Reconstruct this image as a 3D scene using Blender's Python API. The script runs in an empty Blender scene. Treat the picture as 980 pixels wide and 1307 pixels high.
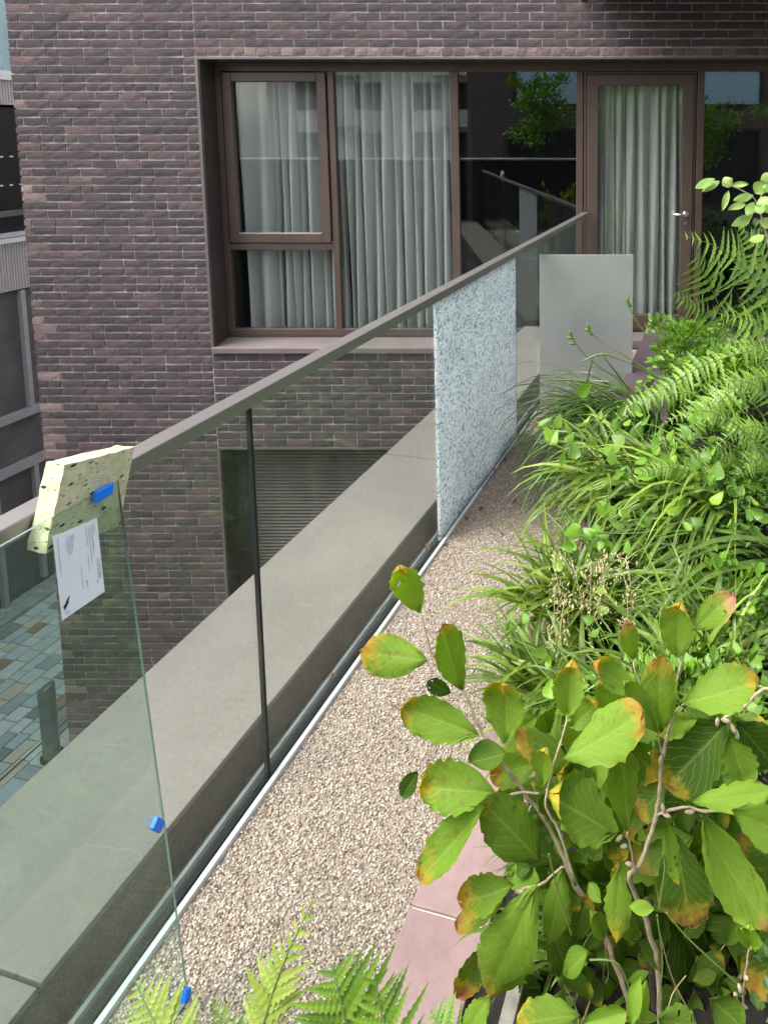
import bpy, math, random
import numpy as np
from mathutils import Vector, Matrix
R = random.Random(7)
SC = bpy.context.scene
COL = SC.collection

# ------------------------------------------------------------------ camera
CAMZ = 1.9
TAU = math.atan(103/900.0)
cam_d = bpy.data.cameras.new('camera'); cam = bpy.data.objects.new('camera', cam_d); COL.objects.link(cam)
cam.location = (0, 0, CAMZ); cam.rotation_euler = (math.pi/2-TAU, 0, 0)
cam_d.sensor_width = 36; cam_d.lens = 900/1307*36
cam_d.shift_x = (490-715)/1307; cam_d.shift_y = (272-653.5)/1307
cam_d.clip_start = 0.05; cam_d.clip_end = 500
SC.camera = cam
# ------------------------------------------------------------------ world, sun, exposure
W = bpy.data.worlds.new('World'); SC.world = W; W.use_nodes = True
nt = W.node_tree; bg = nt.nodes['Background']
sky = nt.nodes.new('ShaderNodeTexSky'); sky.sky_type = 'NISHITA'; sky.sun_disc = False
SUN_EL, SUN_AZ = math.radians(56), math.radians(250)      # azimuth clockwise from +Y
sky.sun_elevation = SUN_EL; sky.sun_rotation = SUN_AZ
sky.air_density = 1.0; sky.dust_density = 4.0
hs = nt.nodes.new('ShaderNodeHueSaturation'); hs.inputs['Saturation'].default_value = 0.35
nt.links.new(sky.outputs[0], hs.inputs['Color']); nt.links.new(hs.outputs[0], bg.inputs['Color'])
bg.inputs['Strength'].default_value = 0.15
sd = bpy.data.lights.new('sun', 'SUN'); sd.energy = 0.8; sd.angle = math.radians(34); sd.color = (1, .97, .92)
sun = bpy.data.objects.new('sun', sd); COL.objects.link(sun)
sdir = Vector((math.sin(SUN_AZ)*math.cos(SUN_EL), math.cos(SUN_AZ)*math.cos(SUN_EL), math.sin(SUN_EL)))
sun.rotation_euler = sdir.to_track_quat('Z', 'Y').to_euler(); sun.location = sdir*30
SC.view_settings.view_transform = 'Standard'; SC.view_settings.look = 'None'
SC.view_settings.exposure = 1.8; SC.view_settings.gamma = 1
SC.cycles.max_bounces = 10; SC.cycles.transparent_max_bounces = 24
SC.cycles.glossy_bounces = 4; SC.cycles.diffuse_bounces = 4; SC.cycles.transmission_bounces = 6
SC.cycles.use_denoising = True

# ------------------------------------------------------------------ survey helpers
cT, sT = math.cos(TAU), math.sin(TAU)
O = Vector((0, 0, CAMZ))
def ray(x, y):
    a = (x-715)/900.; b = -(y-272)/900.
    return Vector((a, cT+b*sT, -sT+b*cT))
def at(x, y, Y): d = ray(x, y); return O + d*(Y/d.y)
def atz(x, y, z): d = ray(x, y); return O + d*((z-CAMZ)/d.z)
def atp(x, y, P, n): d = ray(x, y); return O + d*((P-O).dot(n)/d.dot(n))
# balustrade frame: u along it (away from the camera), v towards the planting
B0 = Vector((-.997, 1.353, 0)); ANG = math.atan(.2468)
EU = Vector((math.sin(ANG), math.cos(ANG), 0)); EV = Vector((math.cos(ANG), -math.sin(ANG), 0)); EZ = Vector((0, 0, 1))
def uv(u, v, z=0): return B0 + EU*u + EV*v + EZ*z
def touv(P): d = P-B0; return d.dot(EU), d.dot(EV), P.z
YW, YF = 6.15, 6.40

# ------------------------------------------------------------------ mesh helpers
class MB:
    def __init__(s): s.v = []; s.f = []; s.m = []; s.uv = None; s.uvs = []
    def add(s, vs, fs, m=0, uvs=None):
        k = len(s.v); s.v += [tuple(p) for p in vs]
        s.f += [tuple(i+k for i in f) for f in fs]; s.m += [m]*len(fs)
        if uvs is not None: s.uvs += list(uvs)
        return s
    def box(s, a, b, fr=None, m=0):
        x0, y0, z0 = a; x1, y1, z1 = b
        P = [(x0,y0,z0),(x1,y0,z0),(x1,y1,z0),(x0,y1,z0),(x0,y0,z1),(x1,y0,z1),(x1,y1,z1),(x0,y1,z1)]
        if fr: P = [fr(*p) for p in P]
        return s.add(P, [(3,2,1,0),(4,5,6,7),(0,1,5,4),(1,2,6,5),(2,3,7,6),(3,0,4,7)], m)
    def tube(s, pts, r, n=6, m=0, cap=True):
        pts = [Vector(p) for p in pts]; k = len(pts)
        rr = r if isinstance(r, (list, tuple)) else [r]*k
        vs = []; up = Vector((.31, .2, .93))
        for i, p in enumerate(pts):
            t = (pts[min(i+1, k-1)]-pts[max(i-1, 0)]).normalized()
            a = t.cross(up)
            if a.length < 1e-3: a = t.cross(Vector((1, 0, 0)))
            a.normalize(); b = t.cross(a)
            for j in range(n):
                w = 2*math.pi*j/n; vs.append(p + (a*math.cos(w)+b*math.sin(w))*rr[i])
        fs = [(i*n+j, i*n+(j+1) % n, (i+1)*n+(j+1) % n, (i+1)*n+j) for i in range(k-1) for j in range(n)]
        if cap: fs += [tuple(range(n))[::-1], tuple((k-1)*n+j for j in range(n))]
        return s.add(vs, fs, m)
    def build(s, name, mats, parent=None, smooth=False, **pr):
        me = bpy.data.meshes.new(name); me.from_pydata(s.v, [], s.f)
        for mm in (mats if isinstance(mats, (list, tuple)) else [mats]): me.materials.append(mm)
        if any(s.m): me.polygons.foreach_set('material_index', s.m)
        if s.uvs:
            ul = me.uv_layers.new(name='uv'); li = np.zeros(len(me.loops), int); me.loops.foreach_get('vertex_index', li)
            ul.data.foreach_set('uv', np.array(s.uvs, float)[li].ravel())
        if smooth: me.polygons.foreach_set('use_smooth', [True]*len(me.polygons))
        me.update()
        return link(name, me, parent, **pr)
def link(name, me, parent=None, label=None, cat=None, group=None, kind=None):
    o = bpy.data.objects.new(name, me); COL.objects.link(o)
    if parent is not None: o.parent = parent; o.matrix_parent_inverse = parent.matrix_basis.inverted()
    tag(o, label, cat, group, kind); return o
def tag(o, label=None, cat=None, group=None, kind=None):
    for k, v in (('label', label), ('category', cat), ('group', group), ('kind', kind)):
        if v: o[k] = v
    return o
def thing(name, label, cat, loc=(0, 0, 0), group=None):
    o = bpy.data.objects.new(name, None); COL.objects.link(o); o.location = loc; o.empty_display_size = .1
    return tag(o, label, cat, group)
def bevel(o, w=.003, seg=2):
    b = o.modifiers.new('bevel', 'BEVEL'); b.width = w; b.segments = seg; b.limit_method = 'ANGLE'; b.angle_limit = math.radians(40); return o
def smooth_path(pts, n=4):
    pts = [Vector(p) for p in pts]; out = []
    for i in range(len(pts)-1):
        p0, p1, p2, p3 = pts[max(i-1, 0)], pts[i], pts[i+1], pts[min(i+2, len(pts)-1)]
        for k in range(n):
            t = k/n
            out.append(.5*((2*p1)+(p2-p0)*t+(2*p0-5*p1+4*p2-p3)*t*t+(3*p1-p0-3*p2+p3)*t**3))
    out.append(pts[-1]); return out

# ------------------------------------------------------------------ materials
class NT:
    def __init__(s, name):
        s.mat = bpy.data.materials.new(name); s.mat.use_nodes = True; s.t = s.mat.node_tree
        s.b = s.t.nodes['Principled BSDF']; s.out = s.t.nodes['Material Output']
    def n(s, typ, **kw):
        nd = s.t.nodes.new('ShaderNode'+typ)
        for k, v in kw.items():
            if k.startswith('i_'):
                key = k[2:].replace('_', ' ')
                nd.inputs[int(key) if key.isdigit() else key].default_value = v
            else: setattr(nd, k, v)
        return nd
    def l(s, a, b): s.t.links.new(a, b)
    def ramp(s, fac, stops, interp='LINEAR'):
        r = s.n('ValToRGB'); r.color_ramp.interpolation = interp; e = r.color_ramp.elements
        while len(e) > 1: e.remove(e[-1])
        e[0].position = stops[0][0]; e[0].color = (*stops[0][1], 1)
        for p, c in stops[1:]:
            x = e.new(p); x.color = (*c, 1)
        s.l(fac, r.inputs[0]); return r.outputs[0]
    def noise(s, scale, detail=4, rough=.55, coord='Object', dist=0):
        tc = s.n('TexCoord'); nz = s.n('TexNoise'); nz.inputs['Scale'].default_value = scale
        nz.inputs['Detail'].default_value = detail; nz.inputs['Roughness'].default_value = rough
        nz.inputs['Distortion'].default_value = dist
        s.l(tc.outputs[coord], nz.inputs['Vector']); return nz.outputs['Fac']
    def mix(s, f, a, b, bt='MIX'):
        m = s.n('MixRGB', blend_type=bt)
        for i, q in ((0, f), (1, a), (2, b)):
            if hasattr(q, 'is_linked') or hasattr(q, 'links'): s.l(q, m.inputs[i])
            elif i == 0: m.inputs[0].default_value = q
            else: m.inputs[i].default_value = (*q, 1)
        return m.outputs[0]
    def math(s, op, a, b=0, c=None):
        m = s.n('Math', operation=op)
        for i, q in enumerate((a, b) if c is None else (a, b, c)):
            if hasattr(q, 'links'): s.l(q, m.inputs[i])
            else: m.inputs[i].default_value = q
        return m.outputs[0]
    def bump(s, h, strength=.3, dist=.004):
        b = s.n('Bump'); b.inputs['Strength'].default_value = strength; b.inputs['Distance'].default_value = dist
        s.l(h, b.inputs['Height']); s.l(b.outputs[0], s.b.inputs['Normal']); return b
def simple(name, col, rough=.6, metal=0, var=.18, scale=12, bump=.15, bscale=90, bdist=.002, coat=0):
    m = NT(name); f = m.noise(scale, 5)
    lo = tuple(c*(1-var) for c in col); hi = tuple(min(1, c*(1+var)) for c in col)
    m.l(m.ramp(f, [(.3, lo), (.7, hi)]), m.b.inputs['Base Color'])
    m.b.inputs['Roughness'].default_value = rough; m.b.inputs['Metallic'].default_value = metal
    if coat: m.b.inputs['Coat Weight'].default_value = coat
    if bump: m.bump(m.noise(bscale, 4), bump, bdist)
    return m.mat
def brick_mat(name, stops, per):
    m = NT(name)
    if per == 'object': r = m.n('ObjectInfo').outputs['Random']
    else: r = m.n('NewGeometry').outputs['Random Per Island']
    base = m.ramp(r, stops)
    tc = m.n('TexCoord'); mp = m.n('Mapping'); mp.inputs['Scale'].default_value = (1, 1, 2.2); m.l(tc.outputs['Object'], mp.inputs[0])
    off = m.n('VectorMath', operation='ADD'); m.l(mp.outputs[0], off.inputs[0])
    cb = m.n('CombineXYZ'); k = m.math('MULTIPLY', r, 37.0)
    m.l(k, cb.inputs[0]); m.l(k, cb.inputs[1]); m.l(cb.outputs[0], off.inputs[1])
    n1 = m.n('TexNoise', i_Scale=14., i_Detail=7., i_Roughness=.68); m.l(off.outputs[0], n1.inputs['Vector'])
    n2 = m.n('TexNoise', i_Scale=60., i_Detail=5., i_Roughness=.7, i_Distortion=.8); m.l(off.outputs[0], n2.inputs['Vector'])
    c1 = m.mix(m.ramp(n1.outputs['Fac'], [(.35, (0,)*3), (.68, (1,)*3)]), (.76, .76, .78), (1.16, 1.12, 1.13))
    c2 = m.mix(1, base, c1, 'MULTIPLY')
    sp = m.ramp(n2.outputs['Fac'], [(.60, (0,)*3), (.74, (1,)*3)])
    c3 = m.mix(m.math('MULTIPLY', sp, .55), c2, (.30, .265, .265))
    m.l(c3, m.b.inputs['Base Color']); m.b.inputs['Roughness'].default_value = .85
    h = m.math('ADD', m.math('MULTIPLY', n1.outputs['Fac'], .6), m.math('MULTIPLY', n2.outputs['Fac'], .8)); m.bump(h, .7, .005)
    return m.mat
DARKB = [(0, (.064, .053, .055)), (.25, (.079, .062, .063)), (.5, (.089, .067, .068)), (.75, (.099, .072, .071)), (.93, (.118, .081, .080)), (1, (.14, .094, .089))]
PINKB = [(0, (.13, .09, .088)), (.4, (.19, .13, .12)), (.8, (.26, .185, .165)), (1, (.31, .225, .20))]
M = {}
M['brick'] = brick_mat('dark_brick', DARKB, 'object'); M['brick_far'] = brick_mat('dark_brick_far', DARKB, 'island')
M['brick_pink'] = brick_mat('pink_brick', PINKB, 'object'); M['brick_pink_far'] = brick_mat('pink_brick_far', PINKB, 'island')
M['mortar'] = simple('mortar', (.47, .43, .425), .95, var=.25, scale=5, bump=.5, bscale=140)
M['bronze'] = simple('bronze_metal', (.125, .086, .070), .42, metal=.25, var=.10, scale=4, bump=.04, bscale=300, bdist=.0006)
M['bronze_dark'] = simple('dark_lining', (.062, .051, .047), .45, metal=.2, var=.15, scale=4, bump=.04)
M['lip'] = simple('lining_lip', (.20, .165, .15), .45, metal=.4, var=.12, scale=4, bump=.03)
M['sill'] = simple('sill_metal', (.27, .22, .215), .4, metal=.3, var=.12, scale=3, bump=.05)
M['rail'] = simple('anodised_rail', (.27, .25, .24), .38, metal=.6, var=.06, scale=6, bump=.03, bscale=200, bdist=.0005)
M['rubber'] = simple('black_rubber', (.007, .007, .007), .75, var=.2)
M['trim'] = simple('pale_trim', (.74, .77, .77), .35, metal=.15, var=.12, scale=9, bump=.08)
M['channel'] = simple('channel_grey', (.40, .43, .42), .5, metal=.2, var=.3, scale=9, bump=.15)
M['membrane'] = simple('upstand', (.062, .056, .05), .8, var=.35, scale=7, bump=.4, bscale=120)
M['handle'] = simple('satin_steel', (.72, .70, .67), .25, metal=.9, var=.04, bump=0)
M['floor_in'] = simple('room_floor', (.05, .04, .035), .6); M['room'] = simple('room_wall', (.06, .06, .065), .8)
M['dark'] = simple('near_black', (.02, .02, .022), .6)  # even black for drain slot, bollard flange and distant window panes
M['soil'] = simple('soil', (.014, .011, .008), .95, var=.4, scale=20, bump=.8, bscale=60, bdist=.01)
M['bed'] = simple('gravel_binder', (.30, .232, .187), .9, var=.35, scale=60, bump=.6, bscale=160)
M['blue'] = simple('blue_plastic', (.004, .19, .85), .35, var=.05, bump=0)
M['white_pl'] = simple('paper', (.80, .83, .88), .6, var=.03, scale=20, bump=.05)
M['ink'] = simple('grey_ink', (.42, .45, .5), .7, var=.05, bump=0); M['ink_black'] = simple('black_ink', (.015, .015, .02), .6, bump=0)
M['ink_blue'] = simple('pale_blue_ink', (.45, .68, .85), .6, bump=0)
M['stone_slab'] = simple('purple_slab', (.085, .062, .07), .45, var=.2, scale=8, bump=.1)
M['render_dark'] = simple('dark_render', (.018, .019, .024), .8); M['render_white'] = simple('white_render', (.72, .71, .68), .8, var=.05)
M['bark'] = simple('twig_bark', (.46, .36, .25), .85, var=.35, scale=60, bump=.5, bscale=200, bdist=.002)
M['bark_dark'] = simple('old_bark', (.10, .07, .052), .9, var=.45, scale=40, bump=.8, bscale=120, bdist=.004)
M['stem_green'] = simple('green_stem', (.13, .19, .045), .6, var=.2, bump=0)
M['seed'] = simple('cream_seed', (.50, .44, .23), .7, var=.25, scale=80, bump=0)
M['steel_far'] = simple('bollard_steel', (.22, .24, .23), .4, metal=.6, var=.12)
M['grey_metal'] = simple('grey_ribbed_metal', (.48, .47, .46), .55, metal=.1, var=.08, scale=3, bump=.05)
M['frame_white'] = simple('pale_frame', (.62, .64, .64), .5, var=.05)
M['cladding'] = simple('charcoal_cladding', (.11, .104, .106), .8, var=.25, scale=3, bump=.6, bscale=40, bdist=.01)
M['clad_rail'] = simple('cladding_rail', (.38, .38, .39), .5, metal=.3, var=.1)
M['blue_curtain'] = simple('blue_curtain', (.52, .78, .92), .9, var=.06, scale=2, bump=0)

def stone_mat(name, stops, s1=3, s2=40, rough=.75, spots=True):
    m = NT(name); a = m.noise(s1, 6, .6); b = m.noise(s2, 4, .7)
    c = m.ramp(m.math('ADD', m.math('MULTIPLY', a, .65), m.math('MULTIPLY', b, .35)), stops)
    if spots:
        tc = m.n('TexCoord'); v = m.n('TexVoronoi', i_Scale=7.); m.l(tc.outputs['Object'], v.inputs['Vector'])
        d = m.ramp(v.outputs['Distance'], [(.02, (1,)*3), (.05, (0,)*3)]); c = m.mix(m.math('MULTIPLY', d, .8), c, (.06, .055, .05))
    m.l(c, m.b.inputs['Base Color']); m.b.inputs['Roughness'].default_value = rough
    m.bump(m.noise(180, 5, .7), .35, .003); return m.mat
M['coping'] = stone_mat('coping_stone', [(.3, (.12, .109, .096)), (.5, (.155, .143, .127)), (.7, (.19, .177, .159))], 2.2, 60)
M['pink'] = stone_mat('pink_stone', [(.3, (.25, .155, .15)), (.5, (.325, .21, .205)), (.7, (.38, .26, .255))], 5, 30, .6, True)

def glass_mat(name, tint, rough=0, refl=1.0, ior=1.5, dirt=0):
    m = NT(name); m.t.nodes.remove(m.b)
    tr = m.n('BsdfTransparent'); tr.inputs[0].default_value = (*tint, 1)
    gl = m.n('BsdfGlossy'); gl.inputs['Roughness'].default_value = rough; gl.inputs['Color'].default_value = (.95, 1, .98, 1)
    fr = m.n('Fresnel'); bf = m.n('NewGeometry').outputs['Backfacing']
    m.l(m.math('ADD', ior, m.math('MULTIPLY', bf, 1/ior-ior)), fr.inputs['IOR'])   # thin sheet: no total reflection at the far face
    mx = m.n('MixShader'); m.l(m.math('MULTIPLY', fr.outputs[0], refl), mx.inputs[0]); m.l(tr.outputs[0], mx.inputs[1]); m.l(gl.outputs[0], mx.inputs[2])
    o = mx.outputs[0]
    if dirt:
        df = m.n('BsdfDiffuse'); df.inputs[0].default_value = (.6, .62, .6, 1)
        f = m.ramp(m.noise(6, 6, .65, dist=.6), [(.35, (0,)*3), (.75, (dirt,)*3)])
        m2 = m.n('MixShader'); m.l(f, m2.inputs[0]); m.l(o, m2.inputs[1]); m.l(df.outputs[0], m2.inputs[2]); o = m2.outputs[0]
    m.l(o, m.out.inputs[0]); return m.mat
M['glass'] = glass_mat('balustrade_glass', (.93, .955, .94), refl=.5, dirt=.03)
M['glass_lean'] = glass_mat('leaning_glass', (.86, .93, .90), refl=.7, dirt=.03)
M['glass_edge'] = simple('glass_edge', (.17, .235, .215), .2, var=.15, bump=0, coat=.6)
M['edge_dark'] = simple('dark_glass_edge', (.008, .012, .011), .5, bump=0)
M['win'] = glass_mat('window_glass', (.89, .90, .89), refl=1.7, ior=1.52)

def shattered():
    m = NT('shattered_glass'); tc = m.n('TexCoord'); wn = m.n('TexNoise', i_Scale=30., i_Detail=2.)
    m.l(tc.outputs['Object'], wn.inputs['Vector'])
    ad = m.n('MixRGB', blend_type='LINEAR_LIGHT'); ad.inputs[0].default_value = .018; m.l(tc.outputs['Object'], ad.inputs[1]); m.l(wn.outputs['Color'], ad.inputs[2])
    v = m.n('TexVoronoi', feature='DISTANCE_TO_EDGE', i_Scale=98.); m.l(ad.outputs[0], v.inputs['Vector'])
    v2 = m.n('TexVoronoi', i_Scale=98.); m.l(ad.outputs[0], v2.inputs['Vector'])
    big = m.noise(3.2, 3, .6)
    edge = m.ramp(m.math('ADD', v.outputs['Distance'], m.math('MULTIPLY', m.math('SUBTRACT', big, .32), .10)), [(.0, (.10, .19, .26)), (.028, (.46, .60, .67)), (.065, (.93, .965, .975)), (.3, (.98, .99, .99))])
    cell = m.ramp(m.n('SeparateColor').outputs[0] if False else v2.outputs['Color'], [(0, (.26, .33, .38)), (.24, (.40, .48, .53)), (.40, (.90, .94, .96)), (.5, (1,)*3), (1, (1.0,)*3)])
    col_ = m.mix(1, edge, cell, 'MULTIPLY'); m.l(col_, m.b.inputs['Base Color']); m.b.inputs['Roughness'].default_value = .22
    m.bump(v.outputs['Distance'], .5, .006)
    t = m.n('BsdfTranslucent'); m.l(col_, t.inputs[0]); mx = m.n('MixShader'); mx.inputs[0].default_value = .45
    m.l(m.b.outputs[0], mx.inputs[1]); m.l(t.outputs[0], mx.inputs[2]); m.l(mx.outputs[0], m.out.inputs[0]); return m.mat
M['shatter'] = shattered()

def steel_plate():
    m = NT('satin_plate'); m.b.inputs['Metallic'].default_value = .6; m.b.inputs['Roughness'].default_value = .4
    a = m.noise(5, 5); m.l(m.ramp(a, [(.3, (.50, .51, .515)), (.7, (.56, .57, .57))]), m.b.inputs['Base Color'])
    m.bump(m.noise(260, 3), .12, .001); return m.mat
M['plate'] = steel_plate()

def pebble():
    m = NT('pebbles'); r = m.n('NewGeometry').outputs['Random Per Island']
    m.l(m.ramp(r, [(0, (.10, .065, .048)), (.12, (.19, .138, .10)), (.34, (.335, .268, .205)), (.7, (.46, .388, .305)), (1, (.65, .58, .485))]), m.b.inputs['Base Color'])
    m.b.inputs['Roughness'].default_value = .6; return m.mat
M['pebble'] = pebble()

def foam():
    m = NT('foam'); tc = m.n('TexCoord'); mp = m.n('Mapping'); mp.inputs['Scale'].default_value = (1, 1, 2.4); mp.inputs['Rotation'].default_value = (.4, .3, 0)
    m.l(tc.outputs['Object'], mp.inputs[0])
    v = m.n('TexVoronoi', i_Scale=30., i_Randomness=1.); m.l(mp.outputs[0], v.inputs['Vector'])
    pick = m.ramp(v.outputs['Color'], [(.60, (1,)*3), (.64, (0,)*3)])
    sp = m.math('MULTIPLY', m.ramp(v.outputs['Distance'], [(.14, (1,)*3), (.24, (0,)*3)]), pick)
    mp2 = m.n('Mapping'); mp2.inputs['Scale'].default_value = (1, 1, 3.4); mp2.inputs['Rotation'].default_value = (.9, -.5, .6); m.l(tc.outputs['Object'], mp2.inputs[0])
    w2 = m.n('TexVoronoi', i_Scale=58., i_Randomness=1.); m.l(mp2.outputs[0], w2.inputs['Vector'])
    s2 = m.math('MULTIPLY', m.ramp(w2.outputs['Distance'], [(.10, (1,)*3), (.22, (0,)*3)]), m.ramp(w2.outputs['Color'], [(.5, (1,)*3), (.55, (0,)*3)]))
    sp = m.math('MAXIMUM', sp, m.math('MULTIPLY', s2, .9))
    base = m.ramp(m.noise(30, 6, .7), [(.3, (.50, .48, .27)), (.55, (.68, .66, .42)), (.75, (.80, .78, .55))])
    m.l(m.mix(sp, base, (.03, .03, .02)), m.b.inputs['Base Color']); m.b.inputs['Roughness'].default_value = .95
    m.bump(m.math('SUBTRACT', m.noise(120, 5, .75), sp), .8, .006); return m.mat
M['foam'] = foam()

def curtain_mat():
    m = NT('curtain_cloth'); m.t.nodes.remove(m.b)
    d = m.n('BsdfDiffuse'); t = m.n('BsdfTranslucent'); mx = m.n('MixShader'); mx.inputs[0].default_value = .1
    c = m.ramp(m.noise(160, 3), [(.3, (.69, .715, .685)), (.7, (.81, .83, .80))])
    m.l(c, d.inputs[0]); m.l(c, t.inputs[0]); m.l(d.outputs[0], mx.inputs[1]); m.l(t.outputs[0], mx.inputs[2]); m.l(mx.outputs[0], m.out.inputs[0]); return m.mat
M['curtain'] = curtain_mat()

def leafy(m, col, transl=.35, rough=.45):
    m.l(col, m.b.inputs['Base Color']); m.b.inputs['Roughness'].default_value = rough
    t = m.n('BsdfTranslucent'); hv = m.n('HueSaturation'); hv.inputs['Saturation'].default_value = 1.15; hv.inputs['Value'].default_value = 1.25
    m.l(col, hv.inputs['Color']); m.l(hv.outputs[0], t.inputs[0])
    mx = m.n('MixShader'); mx.inputs[0].default_value = transl
    m.l(m.b.outputs[0], mx.inputs[1]); m.l(t.outputs[0], mx.inputs[2]); m.l(mx.outputs[0], m.out.inputs[0]); return m.mat
def big_leaf():
    # object colour: R = how far the autumn margin reaches, G = its hue, B = brightness of the green
    m = NT('shrub_leaf'); oi = m.n('ObjectInfo'); sc = m.n('SeparateColor'); m.l(oi.outputs['Color'], sc.inputs[0])
    u = m.n('UVMap'); u.uv_map = 'uv'; sx = m.n('SeparateXYZ'); m.l(u.outputs[0], sx.inputs[0])
    U, V = sx.outputs[0], m.math('ABSOLUTE', m.math('SUBTRACT', sx.outputs[1], .5)); V = m.math('MULTIPLY', V, 2)
    nz = m.noise(38, 5, .65)
    edge = m.math('MAXIMUM', m.math('MULTIPLY', m.math('POWER', V, 4), m.math('ADD', m.math('MULTIPLY', U, .72), .22)), m.math('MULTIPLY', m.math('POWER', U, 2.2), 1.04))
    edge = m.math('ADD', edge, m.math('ADD', m.math('MULTIPLY', m.math('SUBTRACT', nz, .5), 1.15), m.math('MULTIPLY', m.math('COSINE', m.math('MULTIPLY', m.math('SUBTRACT', m.math('MULTIPLY', U, 8.0), m.math('MULTIPLY', V, 3.2)), 6.283)), -.05)))
    k = m.math('SUBTRACT', edge, m.math('SUBTRACT', 1.12, m.math('MULTIPLY', sc.outputs[0], .80)))
    k = m.math('MULTIPLY', k, 1.35); 
    green = m.mix(sc.outputs[2], (.035, .095, .012), (.19, .36, .035))
    green = m.mix(m.math('MULTIPLY', m.noise(14, 4), .7), green, m.mix(sc.outputs[2], (.07, .125, .012), (.29, .41, .045)))
    # veins: pale lines slanting from the midrib
    w = m.math('FRACT', m.math('ADD', m.math('SUBTRACT', m.math('MULTIPLY', m.math('POWER', U, .9), 7.4), m.math('MULTIPLY', V, 3.0)), m.math('MULTIPLY', m.math('SUBTRACT', m.noise(26, 3), .5), 1.1)))
    vein = m.math('MAXIMUM', m.math('GREATER_THAN', .045, V), m.math('LESS_THAN', m.math('ABSOLUTE', m.math('SUBTRACT', w, .5)), .045))
    green = m.mix(m.math('MULTIPLY', vein, .34), green, (.33, .46, .09))
    marg = m.ramp(sc.outputs[1], [(0, (.56, .43, .04)), (.35, (.46, .20, .05)), (.7, (.22, .11, .05)), (1, (.48, .20, .19))])
    kk = m.ramp(k, [(0, (0,)*3), (.5, (.75,)*3), (1, (1,)*3)])
    mid = m.mix(.35, (.40, .40, .03), marg)
    col = m.mix(m.ramp(k, [(0, (0,)*3), (.35, (1,)*3)]), green, mid)
    col = m.mix(m.ramp(k, [(.3, (0,)*3), (.8, (1,)*3)]), col, marg)
    sp = m.ramp(m.noise(70, 3, .6), [(.60, (0,)*3), (.68, (1,)*3)])
    col = m.mix(m.math('MULTIPLY', sp, m.math('MULTIPLY', sc.outputs[0], .8)), col, (.20, .11, .04))
    m.bump(nz, .3, .003); m.b.inputs['Specular IOR Level'].default_value = .25
    return leafy(m, col, .45, .6)
M['leaf'] = big_leaf()
def green_mat(name, stops, per='island', transl=.3, rough=.42):
    m = NT(name); r = m.n('NewGeometry').outputs['Random Per Island'] if per == 'island' else m.n('ObjectInfo').outputs['Random']
    c = m.ramp(r, stops); c = m.mix(m.math('MULTIPLY', m.noise(25, 3), .5), c, tuple(x*1.3 for x in stops[-1][1]))
    return leafy(m, c, transl, rough)
M['vine'] = green_mat('vine_leaf', [(0, (.04, .13, .014)), (.4, (.09, .23, .02)), (.8, (.16, .33, .03)), (1, (.26, .43, .05))], 'object', .35)
M['grass'] = green_mat('liriope_blade', [(0, (.012, .04, .008)), (.4, (.035, .09, .014)), (.8, (.085, .18, .024)), (1, (.22, .33, .05))], transl=.2, rough=.3)
M['grass_dk'] = green_mat('dark_blade', [(0, (.008, .026, .007)), (.5, (.022, .062, .013)), (.85, (.05, .12, .02)), (1, (.13, .22, .04))], transl=.15, rough=.28)
M['grass_lt'] = green_mat('light_blade', [(0, (.02, .055, .007)), (.4, (.055, .125, .013)), (.8, (.125, .235, .024)), (1, (.28, .37, .06))], transl=.25, rough=.38)
M['fern'] = green_mat('fern_pinna', [(0, (.055, .135, .014)), (.5, (.11, .225, .024)), (1, (.21, .34, .042))])
M['fern_y'] = green_mat('fern_yellow', [(0, (.20, .30, .04)), (.5, (.28, .37, .055)), (1, (.36, .43, .08))])
M['bush'] = green_mat('bush_leaf', [(0, (.035, .10, .012)), (.5, (.075, .19, .018)), (.85, (.14, .29, .026)), (1, (.21, .37, .04))])
M['oval'] = green_mat('oval_leaf', [(0, (.17, .30, .06)), (1, (.33, .46, .12))], 'object')
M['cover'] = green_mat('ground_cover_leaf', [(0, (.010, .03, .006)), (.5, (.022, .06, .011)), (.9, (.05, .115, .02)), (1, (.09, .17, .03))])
M['dry'] = simple('dry_leaf', (.16, .07, .04), .8, var=.4, scale=50)
M['dead'] = simple('straw', (.42, .31, .18), .85, var=.3, scale=50, bump=0)

def paver_mat(per):
    m = NT('paver_'+per); r = m.n('NewGeometry').outputs['Random Per Island'] if per == 'island' else m.n('ObjectInfo').outputs['Random']
    c = m.ramp(r, [(0, (.52, .58, .60)), (.28, (.62, .66, .66)), (.45, (.44, .52, .57)), (.60, (.58, .53, .45)), (.74, (.36, .41, .45)), (.85, (.26, .27, .28)), (.93, (.34, .23, .18))], 'CONSTANT')
    c = m.mix(1, c, m.ramp(m.noise(9, 5, .65), [(.3, (.75,)*3), (.7, (1.15,)*3)]), 'MULTIPLY')
    m.l(c, m.b.inputs['Base Color']); m.b.inputs['Roughness'].default_value = .7; m.bump(m.noise(60, 4), .3, .003); return m.mat
M['paver'] = paver_mat('object'); M['paver_far'] = paver_mat('island')

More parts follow.
